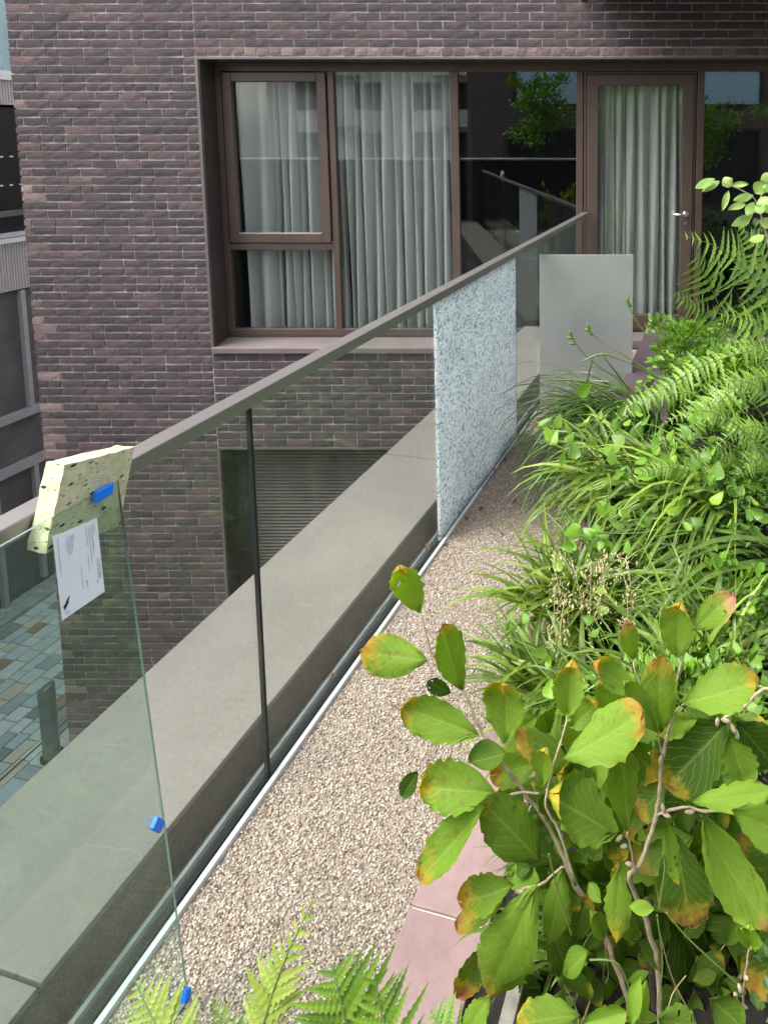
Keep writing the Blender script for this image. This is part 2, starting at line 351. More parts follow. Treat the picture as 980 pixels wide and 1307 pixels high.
# ================================================================== BRICK BUILDING
bld = thing('brick_building', 'dark purple brick building with bronze framed windows and curtained glass door', 'building', (-4.71, YW, -5.5))
XL, XR, ZB, ZT = -4.71, 6.0, -5.5, 9.0
OX0, OX1, OZ0, OZ1 = -3.10, 3.6, -.065, 2.53      # upper opening
PX0, PX1, PZ0, PZ1 = -3.10, 1.0, -3.5, -.965      # louvred opening
core = MB(); c0, c1 = YW+.0075, YW+.30
for a, b, c, d in ((XL+.012, OX0, ZB, ZT), (OX1, XR, ZB, ZT), (OX0, OX1, OZ1, ZT), (OX0, OX1, PZ1, OZ0), (OX0, PX1, ZB, PZ0), (PX1, OX1, ZB, PZ1)):
    core.box((a, c0, c), (b, c1, d))
core.box((XL+.012, c1, ZB), (XL+.3, 14, ZT)); core.box((XR-.3, c1, ZB), (XR, 14, ZT)); core.box((XL+.012, 13.7, ZT), (XR, 14, ZT+.3))
core.box((XL+.012, c0, ZT), (XR, 14, ZT+.25))
core.build('wall', M['mortar'], bld)

def brick_mesh(w, h, seed, d=.03):
    r = random.Random(seed); nx, nz = 4, 2; vs = []; g = {}
    sx, sz = r.uniform(-.0012, .0012), r.uniform(-.0016, .001)
    for i in range(nx+1):
        for j in range(nz+1):
            e = (i in (0, nx)) or (j in (0, nz))
            x = -w/2+w*i/nx+r.uniform(-.0025, .0025); z = -h/2+h*j/nz+r.uniform(-.0022, .0022)
            y = (r.uniform(.0, .003) if e else r.uniform(-.0018, .0002)) + sx*(i-2)/2+sz*(j-1)
            g[i, j] = len(vs); vs.append((x, y, z))
    fs = [(g[i, j], g[i+1, j], g[i+1, j+1], g[i, j+1]) for i in range(nx) for j in range(nz)]
    ring = [(i, 0) for i in range(nx)]+[(nx, j) for j in range(nz)]+[(i, nz) for i in range(nx, 0, -1)]+[(0, j) for j in range(nz, 0, -1)]
    k = len(vs)
    for q in ring: x, y, z = vs[g[q]]; vs.append((x, d, z))
    n = len(ring)
    fs += [(g[ring[a]], k+a, k+(a+1) % n, g[ring[(a+1) % n]]) for a in range(n)]
    return vs, fs
BW, BH, JX, PZ = .2025, .0600, .0095, .0735
bank = {}
for key, w in (('s', BW), ('h', .0955), ('q', .06)):
    bank[key] = [brick_mesh(w, BH, 50+i+len(key)*7+int(w*1000)) for i in range(8)]
meshes = {}
def bmesh_of(key, i, mat):
    k = (key, i, mat)
    if k not in meshes:
        vs, fs = bank[key][i]; me = bpy.data.meshes.new('brick'); me.from_pydata(vs, [], fs); me.materials.append(M[mat]); meshes[k] = me
    return meshes[k]
near, far, farp = [], MB(), MB()
def put(key, x, z, w, pink, seen):
    i = R.randrange(8); wn = {'s': BW, 'h': .0955, 'q': .06}[key]; sx = w/wn
    near.append((key, x+w/2, z+BH/2, sx, pink, seen, i))
def lay(x0, x1, z0, z1, bond, seen):
    row = 0; z = z0
    while z+BH <= z1+.001:
        x = x0; first = True
        hdr = (bond == 'wild' and row % 6 == 3)
        if bond == 'stretch': x = x0; lead = BW/2-.005 if row % 2 else BW
        else: lead = (.0955 if row % 2 else BW) if R.random() < .85 else .06
        while x < x1-.02:
            if first: w = lead
            elif hdr: w = .0955 if R.random() < .7 else BW
            elif bond == 'wild': w = .0955 if R.random() < .07 else BW
            else: w = BW
            if bond == 'header': w = .0955
            w = min(w, x1-x)
            if x1-(x+w+JX) < .035: w = x1-x
            key = 's' if w > .13 else ('h' if w > .075 else 'q')
            pink = (bond == 'header') or (bond == 'wild' and first and R.random() < .5) or R.random() < .005
            put(key, x, z, w, pink, seen(x+w/2, z+BH/2)); x += w+JX; first = False
        z += PZ; row += 1
vis = lambda x, z: z < 3.05 and x < 2.2 and (z > -1.1 if x > -3.2 else z > .1)
lay(XL, OX0-.032, -5.46, ZT-4.2, 'wild', lambda x, z: -.62 < z < 3.05)
lay(OX0-.020, XR, 2.556+PZ, ZT-4.2, 'stretch', lambda x, z: z < 3.0 and x < 1.1)
lay(OX0-.020, XR, 2.556, 2.62, 'header', lambda x, z: x < 1.2)
lay(OX0-.020, 1.4, PZ1+.014+PZ, OZ0-.005, 'stretch', lambda x, z: False)
lay(OX0-.020, 1.4, PZ1+.014, PZ1+.076, 'header_', lambda x, z: False)
seen = [b for b in near if b[5]]; R.shuffle(seen); keep = set(map(id, seen[:300]))
for b in near:
    key, x, z, sx, pink, _, i = b
    jy = R.uniform(-.0022, .0012); rz = R.uniform(-.004, .004)
    if id(b) in keep:
        o = link('brick', bmesh_of(key, i, 'brick_pink' if pink else 'brick'), bld)
        o.location = (x, YW+jy, z); o.rotation_euler = (0, rz, 0); o.scale = (sx, 1, 1)
    else:
        vs, fs = bank[key][i]; (farp if pink else far).add([(x+vx*sx, YW+vy+jy, z+vz+vx*rz) for vx, vy, vz in vs], fs)
far.build('brick', M['brick_far'], bld, kind='stuff'); farp.build('brick', M['brick_pink_far'], bld, kind='stuff')

# linings of the two openings
t = MB()
for x0, x1, z0, z1, ym in ((OX0, OX1, OZ0, OZ1, YF+.02), (PX0, PX1, PZ0, PZ1, 6.40)):
    t.box((x0, YW-.004, z0), (x0+.012, ym, z1), m=0); t.box((x1-.012, YW-.004, z0), (x1, ym, z1), m=0)
    t.box((x0+.012, YW-.004, z1-.012), (x1-.012, ym, z1), m=0)
    t.box((x0-.026, YW-.014, z0), (x0-.001, YW-.0045, z1+.010), m=1); t.box((x0-.0005, YW-.014, z1-.006), (x1, YW-.0045, z1+.010), m=1)
t.build('opening_lining', [M['bronze_dark'], M['lip']], bld)

# ---- window band
def rect_frame(mb, x0, x1, z0, z1, w, y0, y1, wb=None):
    wb = wb or w
    mb.box((x0, y0, z0), (x0+w, y1, z1)); mb.box((x1-w, y0, z0), (x1, y1, z1))
    mb.box((x0+w, y0, z1-w), (x1-w, y1, z1)); mb.box((x0+w, y0, z0), (x1-w, y1, z0+wb))
wf = MB(); y0, y1 = YF, YF+.08
ztop, zbot = OZ1-.012, .006
wf.box((OX0+.012, y0, ztop-.075), (OX1-.012, y1, ztop))                     # head
for a, b in ((OX0+.012, -3.035), (-2.085, -2.03), (-.99, -.918), (.143, .203), (1.228, 1.29)):
    wf.box((a, y0, zbot), (b, y1, ztop-.075))
for a, b in ((-3.035, -2.085), (-2.03, -.99), (-.918, .143), (1.29, OX1-.012)):
    wf.box((a, y0+.001, zbot), (b, y1, .078))
wf.box((-3.035, y0+.001, .827), (-2.085, y1, .885))                          # transom
win = wf.build('window', M['bronze'], bld); bevel(win, .004)
s = MB(); rect_frame(s, -3.022, -2.097, .897, ztop-.085, .082, YF-.018, YF+.05, .085)
sa = s.build('sash', M['bronze'], win); bevel(sa, .006)
s = MB(); s.box((-2.94, YF-.006, .979), (-2.18, YF+.012, .984)); s.build('glazing_bead', M['trim'], win)
s = MB()
for a, b in ((-3.04, -2.10), (-2.04, -.99), (-.92, .15), (1.29, OX1-.03)): s.box((a, YF-.003, .074), (b, YF+.02, .080))
s.build('bottom_bead', M['lip'], win)
for a, b, c, d in ((-2.94, -2.18, .982, ztop-.167), (-3.035, -2.085, .078, .827), (-2.03, -.99, .078, ztop-.075), (-.918, .143, .078, ztop-.075), (1.29, OX1-.012, .078, ztop-.075)):
    p = MB(); p.box((a-.004, YF+.032, c-.004), (b+.004, YF+.038, d+.004)); p.build('pane', M['win'], win)
sl = MB()
sl.add([(OX0-.012, YW-.035, -.012), (.15, YW-.035, -.012), (.15, YF+.01, .006), (OX0-.012, YF+.01, .006), (OX0-.012, YW-.035, -.062), (.15, YW-.035, -.062), (.15, YF+.01, -.05), (OX0-.012, YF+.01, -.05)],
       [(0,1,2,3), (4,7,6,5), (0,4,5,1), (1,5,6,2), (2,6,7,3), (3,7,4,0)])
o = sl.build('sill', M['sill'], win); bevel(o, .004)
sl = MB(); sl.box((OX0+.02, YF-.012, -.002), (.14, YF-.001, .03)); sl.build('sill_upstand', M['bronze_dark'], win)

# ---- door
d = MB(); rect_frame(d, .211, 1.220, .06, ztop-.078, .022, YF+.006, YF+.07)
rect_frame(d, .237, 1.194, .085, ztop-.104, .098, YF-.012, YF+.05, .13)
door = d.build('door', M['bronze'], bld); bevel(door, .004)
p = MB(); p.box((.33, YF+.02, .21), (1.10, YF+.026, ztop-.2)); p.build('pane', M['win'], door)
h = MB(); hx, hz = 1.138, 1.16
h.tube([(hx, YF-.012, hz), (hx, YF-.022, hz)], .027, 14); h.tube([(hx, YF-.02, hz), (hx, YF-.062, hz)], .010, 10)
h.tube([(hx+.006, YF-.058, hz), (hx-.03, YF-.062, hz), (hx-.125, YF-.060, hz-.002)], .0105, 10)
h.build('handle', M['handle'], door, smooth=True)
h = MB(); h.tube([(hx, YF-.012, hz-.085), (hx, YF-.02, hz-.085)], .016, 12); h.build('keyhole_cover', M['handle'], door)
d = MB(); d.box((.2, YW-.02, -.02), (OX1-.02, YF-.001, .055)); o = d.build('threshold', M['sill'], bld); bevel(o, .004)

# ---- rooms behind the glass
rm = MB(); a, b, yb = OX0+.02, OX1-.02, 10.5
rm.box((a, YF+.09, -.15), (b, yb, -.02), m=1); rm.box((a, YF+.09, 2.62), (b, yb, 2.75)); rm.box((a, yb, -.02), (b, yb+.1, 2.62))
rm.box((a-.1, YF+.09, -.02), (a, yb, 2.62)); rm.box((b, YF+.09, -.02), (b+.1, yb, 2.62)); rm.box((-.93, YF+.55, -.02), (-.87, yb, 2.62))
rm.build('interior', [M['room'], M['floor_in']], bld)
# ---- louvred opening below
lf = MB(); lf.box((PX0+.012, 6.37, PZ0), (PX0+.18, 6.40, PZ1-.012)); lf.box((PX0+.18, 6.37, PZ1-.06), (PX1-.012, 6.40, PZ1-.012)); lf.box((PX0+.012, 6.46, PZ0), (PX1-.012, 6.48, PZ1))
lou = lf.build('louvre_panel', M['bronze_dark'], bld)
M['slat'] = simple('slat_metal', (.22, .20, .185), .5, metal=.3, var=.1, bump=0)
sv = [(PX0+.19, 6.375, 0), (PX1-.02, 6.375, 0), (PX1-.02, 6.44, .028), (PX0+.19, 6.44, .028), (PX0+.19, 6.375, -.008), (PX1-.02, 6.375, -.008), (PX1-.02, 6.44, .020), (PX0+.19, 6.44, .020)]
sm = bpy.data.meshes.new('slat'); sm.from_pydata(sv, [], [(0,1,2,3), (4,7,6,5), (0,4,5,1), (1,5,6,2), (2,6,7,3), (3,7,4,0)]); sm.materials.append(M['slat'])
z = PZ1-.075
while z > PZ0:
    o = link('slat', sm, lou); o.location.z = z; z -= .0335
# ---- balcony above the door, out of the frame but shading it
b = MB(); b.box((.30, 3.6, 3.07), (6, YW-.02, 3.4)); b.box((.30, 3.6, 2.68), (6, 3.78, 3.069)); b.box((.30, 3.781, 3.022), (.42, YW-.03, 3.069)); b.build('balcony_slab', M['render_dark'], bld)  # front beam is unseen, added to cut low sky light on the bricks
b = MB(); b.tube([(.20, YW-.02, 3.03), (.20, YW-.12, 3.03), (.20, YW-.12, 3.5)], .035, 10); b.build('drain_pipe', M['bronze_dark'], bld)

# ---- curtains
def curtain(name, label, spans, zb, zt, y):
    mb = MB()
    vs = []; fs = []; r = random.Random(hash(label) % 999 if False else len(label)); x = spans[0][0]; xs = []
    for x0, x1, pitch, amp in spans:
        x = x0; ph = 0
        while x < x1:
            p = pitch*r.uniform(.7, 1.35); am = amp*r.uniform(.7, 1.15)
            for k in range(10):
                q = k/10; cq = .5-.5*math.cos(2*math.pi*q); xs.append((min(x+p*q, x1), am*(1-2*cq**.55)))
            x += p
    nz = 14
    for j in range(nz+1):
        zz = zb+(zt-zb)*j/nz
        for i, (x, yy) in enumerate(xs):
            f = 1-.35*j/nz
            vs.append((x+.012*math.sin(zz*1.7+i*.35), y+yy*f+.01*math.sin(zz*2.2+i*.2), zz))
    n = len(xs)
    fs = [(j*n+i, j*n+i+1, (j+1)*n+i+1, (j+1)*n+i) for j in range(nz) for i in range(n-1)]
    mb.add(vs, fs); o = mb.build(name, M['curtain'], smooth=True); tag(o, label, 'curtain'); return o
curtain('curtain', 'pale green pleated curtain behind the opening casement window', [(-3.0, -2.62, .15, .11), (-2.62, -2.0, .088, .095)], .02, 2.46, YF+.20)
curtain('curtain', 'pale green pleated curtain behind the tall fixed window', [(-1.985, -.965, .086, .095)], .02, 2.46, YF+.17)
curtain('curtain', 'pale green pleated curtain behind the glass door', [(.30, .60, .045, .05), (.60, 1.14, .11, .10)], .03, 2.42, YF+.17)

# ================================================================== PARAPET AND COPING
par = thing('parapet_wall', 'low parapet with broad grey stone coping outside the glass balustrade', 'wall', uv(0, -.3, 0))
UE = 5.0
bd = MB(); bd.box((-3.2, -.525, -5.5), (4.6, -.085, .108), fr=uv); bd.build('wall_body', M['membrane'], par)
cs = [(-2.5, -.096), (-.088, 2.316), (2.324, 4.72), (4.728, UE)]
for a, b in cs:
    c = MB(); c.box((a, -.545, .112), (b, -.070, .130), fr=uv); o = c.build('coping_stone', M['coping'], par); bevel(o, .003)
c = MB(); c.box((-3.2, -.084, -.05), (UE+.05, -.074, .111), fr=uv); c.build('upstand', M['membrane'], par)

# ================================================================== BALUSTRADE
bal = thing('glass_balustrade', 'frameless glass balustrade with flat metal handrail beside the gravel path', 'railing', uv(0, 0, 0))
JN = [-1.95, -.70, .548, 1.798, 2.989, 4.18, 5.13]
def pane(mb, a, b, z0, z1, v0, v1, fr=uv):
    P = [fr(a, v0, z0), fr(b, v0, z0), fr(b, v1, z0), fr(a, v1, z0), fr(a, v0, z1), fr(b, v0, z1), fr(b, v1, z1), fr(a, v1, z1)]
    mb.add(P, [(0,1,5,4), (2,3,7,6)], 0); mb.add(P, [(3,2,1,0), (4,5,6,7), (1,2,6,5), (3,0,4,7)], 1)
for i in range(len(JN)-1):
    a, b = JN[i]+(.0047 if JN[i] < 1 else .0024), JN[i+1]-(.0047 if JN[i+1] < 1 else .0024)
    g = MB()
    if i == 3:
        pane(g, a, b, .004, 1.15, -.0065, .0065); g.build('glass_panel', [M['shatter'], M['shatter']], bal, label='shattered white crazed glass panel')
    else:
        pane(g, a, b, .004, 1.15, -.006, .006); g.build('glass_panel', [M['glass'], M['glass'] if i in (2, 4) else M['edge_dark']], bal)
for q in [q for q in JN[1:-1] if abs(q-1.798) > .01]:
    w_ = .0045 if q < 1 else .0022; g = MB(); g.box((q-w_, -.0066, .003), (q+w_, .0066, 1.148), fr=uv); g.build('joint_gasket', M['rubber'], bal)
rl = MB(); rl.box((-1.95, -.026, 1.150), (5.125, .026, 1.187), fr=uv); o = rl.build('handrail', M['rail'], bal); bevel(o, .003)
for q in (.02, 2.45, 4.6): k = MB(); k.box((q, -.0263, 1.1497), (q+.003, .0263, 1.1873), fr=uv); k.build('rail_joint', M['rubber'], bal)
b = MB(); b.box((-2, -.074+.001, -.06), (5.05, -.0385, -.022), fr=uv); b.build('base_channel', M['rubber'], bal)
b = MB(); b.box((-2, -.038, -.06), (5.05, -.027, .010), fr=uv); b.build('inner_gasket', M['channel'], bal)
b = MB(); b.box((-2, -.0265, -.06), (5.05, .016, -.004), fr=uv); b.build('base_shoe', M['rubber'], bal)
b = MB(); b.box((-2, .0165, -.06), (2.3, .031, .014), fr=uv); o = b.build('edge_trim', M['trim'], bal); bevel(o, .002)
b = MB(); b.box((2.3, .0165, -.06), (5.0, .030, .012), fr=uv); b.build('edge_trim', M['channel'], bal)

# ================================================================== LEANING PANE, FOAM, LABEL, BLOCKS
PB = touv(atz(240, 1272, .004)); v_b = PB[1]
v_t, z_t = .082, 1.075
slope = (v_t-v_b)/z_t
pn = (EV - EZ*slope).normalized()                      # face towards the planting
P0 = uv(0, v_b, 0)
def onp(x, y, off=0): return atp(x, y, P0+pn*off, pn)
tr = touv(onp(150, 613)); u_r = (PB[0]+tr[0])/2; u_rb, u_rt = PB[0], tr[0]
SP = Vector((0, 0, 0))
pv = (EV*slope+EZ).normalized()
def lean(u, n, h): return uv(u, v_b, 0)+pv*h+pn*n
Hh = (tr[2]-0)/pv.z
lp = MB(); th = .0065; ul = -1.25
P = [lean(ul, -th/2, .004), lean(u_rb, -th/2, .004), lean(u_rb, th/2, .004), lean(ul, th/2, .004), lean(ul, -th/2, Hh), lean(u_rt, -th/2, Hh), lean(u_rt, th/2, Hh), lean(ul, th/2, Hh)]
lp.add(P, [(0,1,5,4), (2,3,7,6)], 0); lp.add(P, [(3,2,1,0), (4,5,6,7), (1,2,6,5), (3,0,4,7)], 1)
o = lp.build('glass_sheet', [M['glass_lean'], M['glass_edge']]); tag(o, 'loose clear glass sheet leaning on the balustrade with a paper label', 'glass sheet')
# foam pad hung between rail and sheet
fv = .074
def onv(x, y, v): return touv(atp(x, y, uv(0, v, 0), EV))
f_tl, f_tr, f_br = onv(83, 593, fv), onv(172, 571, fv), onv(152, 672, fv)
ex = Vector((f_tr[0]-f_tl[0], f_tr[2]-f_tl[2])); ez = Vector((f_br[0]-f_tr[0], f_br[2]-f_tr[2]))
fm = MB(); nu, nw, nh = 10, 3, 10; rr = random.Random(3)
def fp(a, b, c):
    u = f_tl[0]+ex.x*a+ez.x*c; zz = f_tl[2]+ex.y*a+ez.y*c; v = fv-.044*b
    n = .0016
    return uv(u+rr.uniform(-n, n), v+rr.uniform(-n, n)*.6+.004*math.sin(a*3)*(c-.3)*0, zz+rr.uniform(-n, n))
idx = {}; vs = []
for i in range(nu+1):
    for j in range(nw+1):
        for k in range(nh+1):
            if i in (0, nu) or j in (0, nw) or k in (0, nh): idx[i, j, k] = len(vs); vs.append(fp(i/nu, j/nw, k/nh))
fs = []
def q4(*c): fs.append(tuple(idx[x] for x in c))
for i in range(nu):
    for k in range(nh):
        q4((i,0,k), (i,0,k+1), (i+1,0,k+1), (i+1,0,k)); q4((i,nw,k), (i+1,nw,k), (i+1,nw,k+1), (i,nw,k+1))
    for j in range(nw):
        q4((i,j,0), (i+1,j,0), (i+1,j+1,0), (i,j+1,0)); q4((i,j,nh), (i,j+1,nh), (i+1,j+1,nh), (i+1,j,nh))
for j in range(nw):
    for k in range(nh): q4((0,j,k), (0,j+1,k), (0,j+1,k+1), (0,j,k+1)); q4((nu,j,k), (nu,j,k+1), (nu,j+1,k+1), (nu,j+1,k))
fm.add(vs, fs); o = fm.build('foam_block', M['foam']); tag(o, 'cream foam block with black flecks wedged on the handrail behind the loose glass', 'foam block')
# paper label on the sheet
c4 = [onp(x, y, .0062) for x, y in ((68, 685), (124, 661), (134, 755), (80, 792))]
lb = thing('paper_label', 'white printed paper label stuck on the loose glass sheet', 'label', tuple(c4[3]))
pp = MB(); pp.add(c4+[p-pn*.0008 for p in c4], [(3,2,1,0), (4,5,6,7), (0,1,5,4), (1,2,6,5), (2,3,7,6), (3,0,4,7)]); pp.build('paper', M['white_pl'], lb)
def bil(a, b): return (c4[0]*(1-a)+c4[1]*a)*(1-b)+(c4[3]*(1-a)+c4[2]*a)*b + pn*.0009
def inkq(mb, a0, a1, b0, b1, m=0): mb.add([bil(a0, b0), bil(a1, b0), bil(a1, b1), bil(a0, b1)], [(0, 3, 2, 1)], m)
tx = MB(); r2 = random.Random(5)
for a, b0, b1, w in ((.90, .06, .18, .022), (.84, .06, .44, .018), (.78, .06, .52, .018), (.72, .06, .30, .016), (.70, .42, .62, .016), (.42, .06, .16, .018), (.38, .08, .26, .014), (.34, .07, .30, .014), (.30, .08, .30, .014), (.26, .09, .26, .014), (.08, .05, .48, .02), (.52, .50, .80, .012), (.86, .28, .38, .014), (.62, .72, .80, .03), (.86, .80, .83, .03)):
    b = b0
    while b < b1:
        l = r2.uniform(.012, .035); inkq(tx, a-w/2, a+w/2, b, min(b+l, b1)); b += l+.008
b = .52
while b < .78: inkq(tx, .88, .965, b, b+r2.choice((.004, .008)), 0); b += .014
tx.build('printed_text', M['ink'], lb)
lg = MB(); pts = [(.06, .895), (.05, .85), (.10, .83), (.13, .80), (.20, .765), (.19, .80), (.165, .82), (.17, .845), (.13, .86), (.125, .885), (.10, .87), (.085, .895)]
lg.add([bil(a, b) for a, b in pts], [tuple(range(len(pts)))[::-1]]); lg.build('animal_logo', M['ink_black'], lb)
lg = MB(); inkq(lg, .08, .16, .93, .945); inkq(lg, .10, .18, .95, .965); inkq(lg, .06, .12, .905, .92); lg.build('small_logo', M['ink_blue'], lb)
# blue spacer blocks
def blk(x0, y0, x1, y1, x2, y2, off, lab, th=.012):
    a, b, c = onp(x0, y0, off), onp(x1, y1, off), onp(x2, y2, off); d_ = a+(c-b)
    k = MB(); P = [a, b, c, d_]+[p+pn*th for p in (a, b, c, d_)]
    k.add(P, [(3,2,1,0), (4,5,6,7), (0,1,5,4), (1,2,6,5), (2,3,7,6), (3,0,4,7)]); o = k.build('spacer_block', M['blue']); bevel(o, .0015)
    tag(o, lab, 'spacer', group='blue glazing spacers')
blk(118, 642, 119, 628, 140, 616, .0055, 'blue plastic spacer at the top of the glass sheet over the foam')
blk(190, 1057, 197, 1041, 206, 1047, .0055, 'blue plastic spacer halfway down the loose glass sheet edge')
blk(230, 1280, 233, 1262, 240, 1258, .0055, 'blue plastic spacer at the foot of the loose glass sheet')
# ================================================================== STEEL PLATE ACROSS THE PATH
pl0 = atz(688, 516, .012); Yp = pl0.y
pt = at(690, 325, Yp); pr_ = at(808, 324, Yp)
k = MB(); k.box((pl0.x+.004, Yp-.004, .012), (pr_.x, Yp+.004, pt.z)); o = k.build('metal_plate', M['plate']); bevel(o, .0015)
tag(o, 'satin grey metal sheet standing upright across the gravel path', 'metal sheet')
zs = at(740, 487, Yp).z; k = MB(); k.box((pl0.x+.006, Yp-.0048, zs), (pr_.x-.002, Yp-.0041, zs+.004)); k.build('film_edge', M['channel'], o)

# ================================================================== PATH, PLANTER
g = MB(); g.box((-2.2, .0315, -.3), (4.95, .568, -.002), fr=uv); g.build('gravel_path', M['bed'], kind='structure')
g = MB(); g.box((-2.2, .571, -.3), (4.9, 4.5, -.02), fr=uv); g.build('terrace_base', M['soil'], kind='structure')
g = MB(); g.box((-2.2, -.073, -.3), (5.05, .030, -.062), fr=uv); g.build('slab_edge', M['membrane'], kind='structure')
# pebbles
rng = np.random.default_rng(4)
def pebbles(n, u0, u1, v0, v1, smin, smax):
    t_ = rng.random(n)**1.6; u = u0+(u1-u0)*t_; v = rng.uniform(v0, v1, n); s_ = rng.uniform(smin, smax, n)
    base = np.array([(1,0,0), (0,1,0), (-1,0,0), (0,-1,0), (0,0,.75), (.5,.5,.45), (-.5,.5,.4), (-.5,-.5,.45), (.5,-.5,.4)])
    fb = [(4,5,0), (4,0,8), (4,8,3), (4,3,7), (4,7,2), (4,2,6), (4,6,1), (4,1,5), (5,1,0)[::-1], (6,2,1)[::-1], (7,3,2)[::-1], (8,0,3)[::-1]]
    fb = [(4,0,5,1)[0:4]]
    fb = [(4,0,5), (4,5,1), (4,1,6), (4,6,2), (4,2,7), (4,7,3), (4,3,8), (4,8,0), (0,1,5), (1,2,6), (2,3,7), (3,0,8)]
    a = rng.uniform(0, 6.28, n); el = rng.uniform(.55, 1.0, n)
    B = base[None]*np.stack([s_, s_*el, s_*rng.uniform(.5, .9, n)], 1)[:, None, :]
    B = B*(1+rng.uniform(-.2, .2, B.shape))
    ti = rng.normal(0, .35, n); ct, st = np.cos(ti)[:, None], np.sin(ti)[:, None]
    Z_ = B[..., 2]*ct+B[..., 0]*st; X_ = B[..., 0]*ct-B[..., 2]*st
    ca, sa = np.cos(a)[:, None], np.sin(a)[:, None]
    X2 = X_*ca-B[..., 1]*sa; Y2 = X_*sa+B[..., 1]*ca
    cx = B0.x+EU.x*u+EV.x*v; cy = B0.y+EU.y*u+EV.y*v
    V = np.stack([X2+cx[:, None], Y2+cy[:, None], Z_+rng.uniform(-.003, .002, n)[:, None]], -1).reshape(-1, 3)
    F = (np.arange(n)[:, None, None]*9+np.array(fb)[None]).reshape(-1, 3)
    me = bpy.data.meshes.new('gravel'); me.vertices.add(len(V)); me.vertices.foreach_set('co', V.ravel())
    me.loops.add(F.size); me.loops.foreach_set('vertex_index', F.ravel().astype(np.int32)); me.polygons.add(len(F))
    me.polygons.foreach_set('loop_start', np.arange(0, F.size, 3, dtype=np.int32)); me.update(calc_edges=True); me.validate()
    me.materials.append(M['pebble']); return me
link('gravel', pebbles(110000, -.75, 4.9, .034, .568, .0023, .0050), kind='stuff', label='brown and cream loose gravel between balustrade and planting', cat='gravel')
# pink edging slabs
edg = thing('planter_edging', 'edging of pink stone slabs between gravel path and planting', 'edging', uv(0, .68, 0))
UJ = touv(atz(552, 1164, .03))[0]; u = UJ-.597-.602*2
k = MB(); k.box((-1.9, .578, -.05), (3.2, .772, .021), fr=uv); k.build('bedding', M['render_white'], edg)
while u < 2.9:
    k = MB(); k.box((u, .575, -.045), (u+.595, .775, .03+R.uniform(-.002, .002)), fr=uv); o = k.build('slab', M['pink'], edg); bevel(o, .004); u += .602
k0 = touv(atz(793, 480, .24)); k1 = touv(atz(819, 409, .24))
e2 = thing('raised_planter_edge', 'dark purple stone edge of the raised planter near the door', 'edging', uv(4, .75, 0))
for a, b in ((k0[0]-.9, k0[0]+.25), (k0[0]+.258, k1[0])):
    k = MB(); k.box((a, .60, .18), (b, .95, .24), fr=uv); o = k.build('slab', M['stone_slab'], e2); bevel(o, .004)
k = MB(); k.box((k0[0]-.9, .62, -.02), (k1[0]-.01, .9, .179), fr=uv); k.build('wall_face', M['stone_slab'], e2)
k = MB(); k.box((-1.0, .875, -.02), (.22, .905, .11), fr=uv); o = k.build('timber_edging', simple('weathered_timber', (.30, .27, .24), .85, var=.35, scale=25, bump=.5)); bevel(o, .002); tag(o, 'weathered grey timber edging board behind the pink slab', 'edging')
# soil mound
def soilz(u, v):
    return .02+.22*min(1, max(0, (v-.85)/.8))+.10*min(1, max(0, (u-1)/2.5))+.02*math.sin(u*5)*math.sin(v*6)
sm_ = MB(); nu, nv = 44, 24; vs = []
for i in range(nu+1):
    for j in range(nv+1):
        u = -1.6+(6.35-1.45)*i/nu+.02; v = .782+3.3*j/nv; vs.append(uv(u, v, soilz(u, v)))
sm_.add(vs, [(i*(nv+1)+j, (i+1)*(nv+1)+j, (i+1)*(nv+1)+j+1, i*(nv+1)+j+1) for i in range(nu) for j in range(nv)])
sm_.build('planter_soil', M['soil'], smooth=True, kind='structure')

# ================================================================== PLANTS
def blade(mb, p, az, L, lift, w, r, droop=1.0, n=7, twist=0):
    dirh = Vector((math.cos(az), math.sin(az), 0)); side = Vector((-math.sin(az), math.cos(az), 0))
    el = lift; q = Vector(p); pts = [q.copy()]
    st = L/n
    for i in range(n):
        q = q+(dirh*math.cos(el)+EZ*math.sin(el))*st; el -= droop*(.6+.8*i/n)*1.9/n; pts.append(q.copy())
    vs = []
    for i, q in enumerate(pts):
        t_ = i/n; ww = w*(1-t_**2.2)*(.55+.9*min(t_*4, .5)); s_ = side*math.cos(twist*t_)+EZ*math.sin(twist*t_)
        if i == n: vs.append(q); continue
        vs += [q-s_*ww, q-EZ*ww*.35, q+s_*ww]
    fs = []
    for i in range(n-1):
        a = i*3; fs += [(a, a+1, a+4, a+3), (a+1, a+2, a+5, a+4)]
    a = (n-1)*3; fs += [(a, a+1, a+3), (a+1, a+2, a+3)]
    mb.add(vs, fs)
def clump(c, n, Lr, w, mat, label, seed, az0=0, spread=math.pi, droop=(.7, 1.3), lift=(.7, 1.5), rad=.08, group='arching grassy clumps in the planter', name='grass_clump'):
    r = random.Random(seed); t_ = thing(name, label, 'grass clump', tuple(c), group); mb = MB()
    for i in range(n):
        az = az0+r.uniform(-spread, spread); a2 = r.uniform(0, 6.28); rd = rad*math.sqrt(r.random())
        p = c+Vector((math.cos(a2)*rd, math.sin(a2)*rd, 0))
        blade(mb, p, az, r.uniform(*Lr), r.uniform(*lift), w*r.uniform(.6, 1.25), r, r.uniform(*droop), 7, r.uniform(-.9, .9))
    mb.build('blades', mat, t_, kind='stuff'); return t_
clump(at(815, 550, 3.75), 520, (.50, .95), .006, M['grass_dk'], 'dark narrow leaved grass clump drooping over the gravel beside the shattered glass', 11, math.pi*1.15, 1.0, (1.05, 1.8), (.35, 1.05), .17)
clump(at(800, 595, 3.35), 260, (.40, .75), .0065, M['grass_dk'], 'dark drooping grass clump in front of the hanging fern', 12, math.pi*1.2, 1.1, (1.0, 1.7), (.35, 1.05), .14)
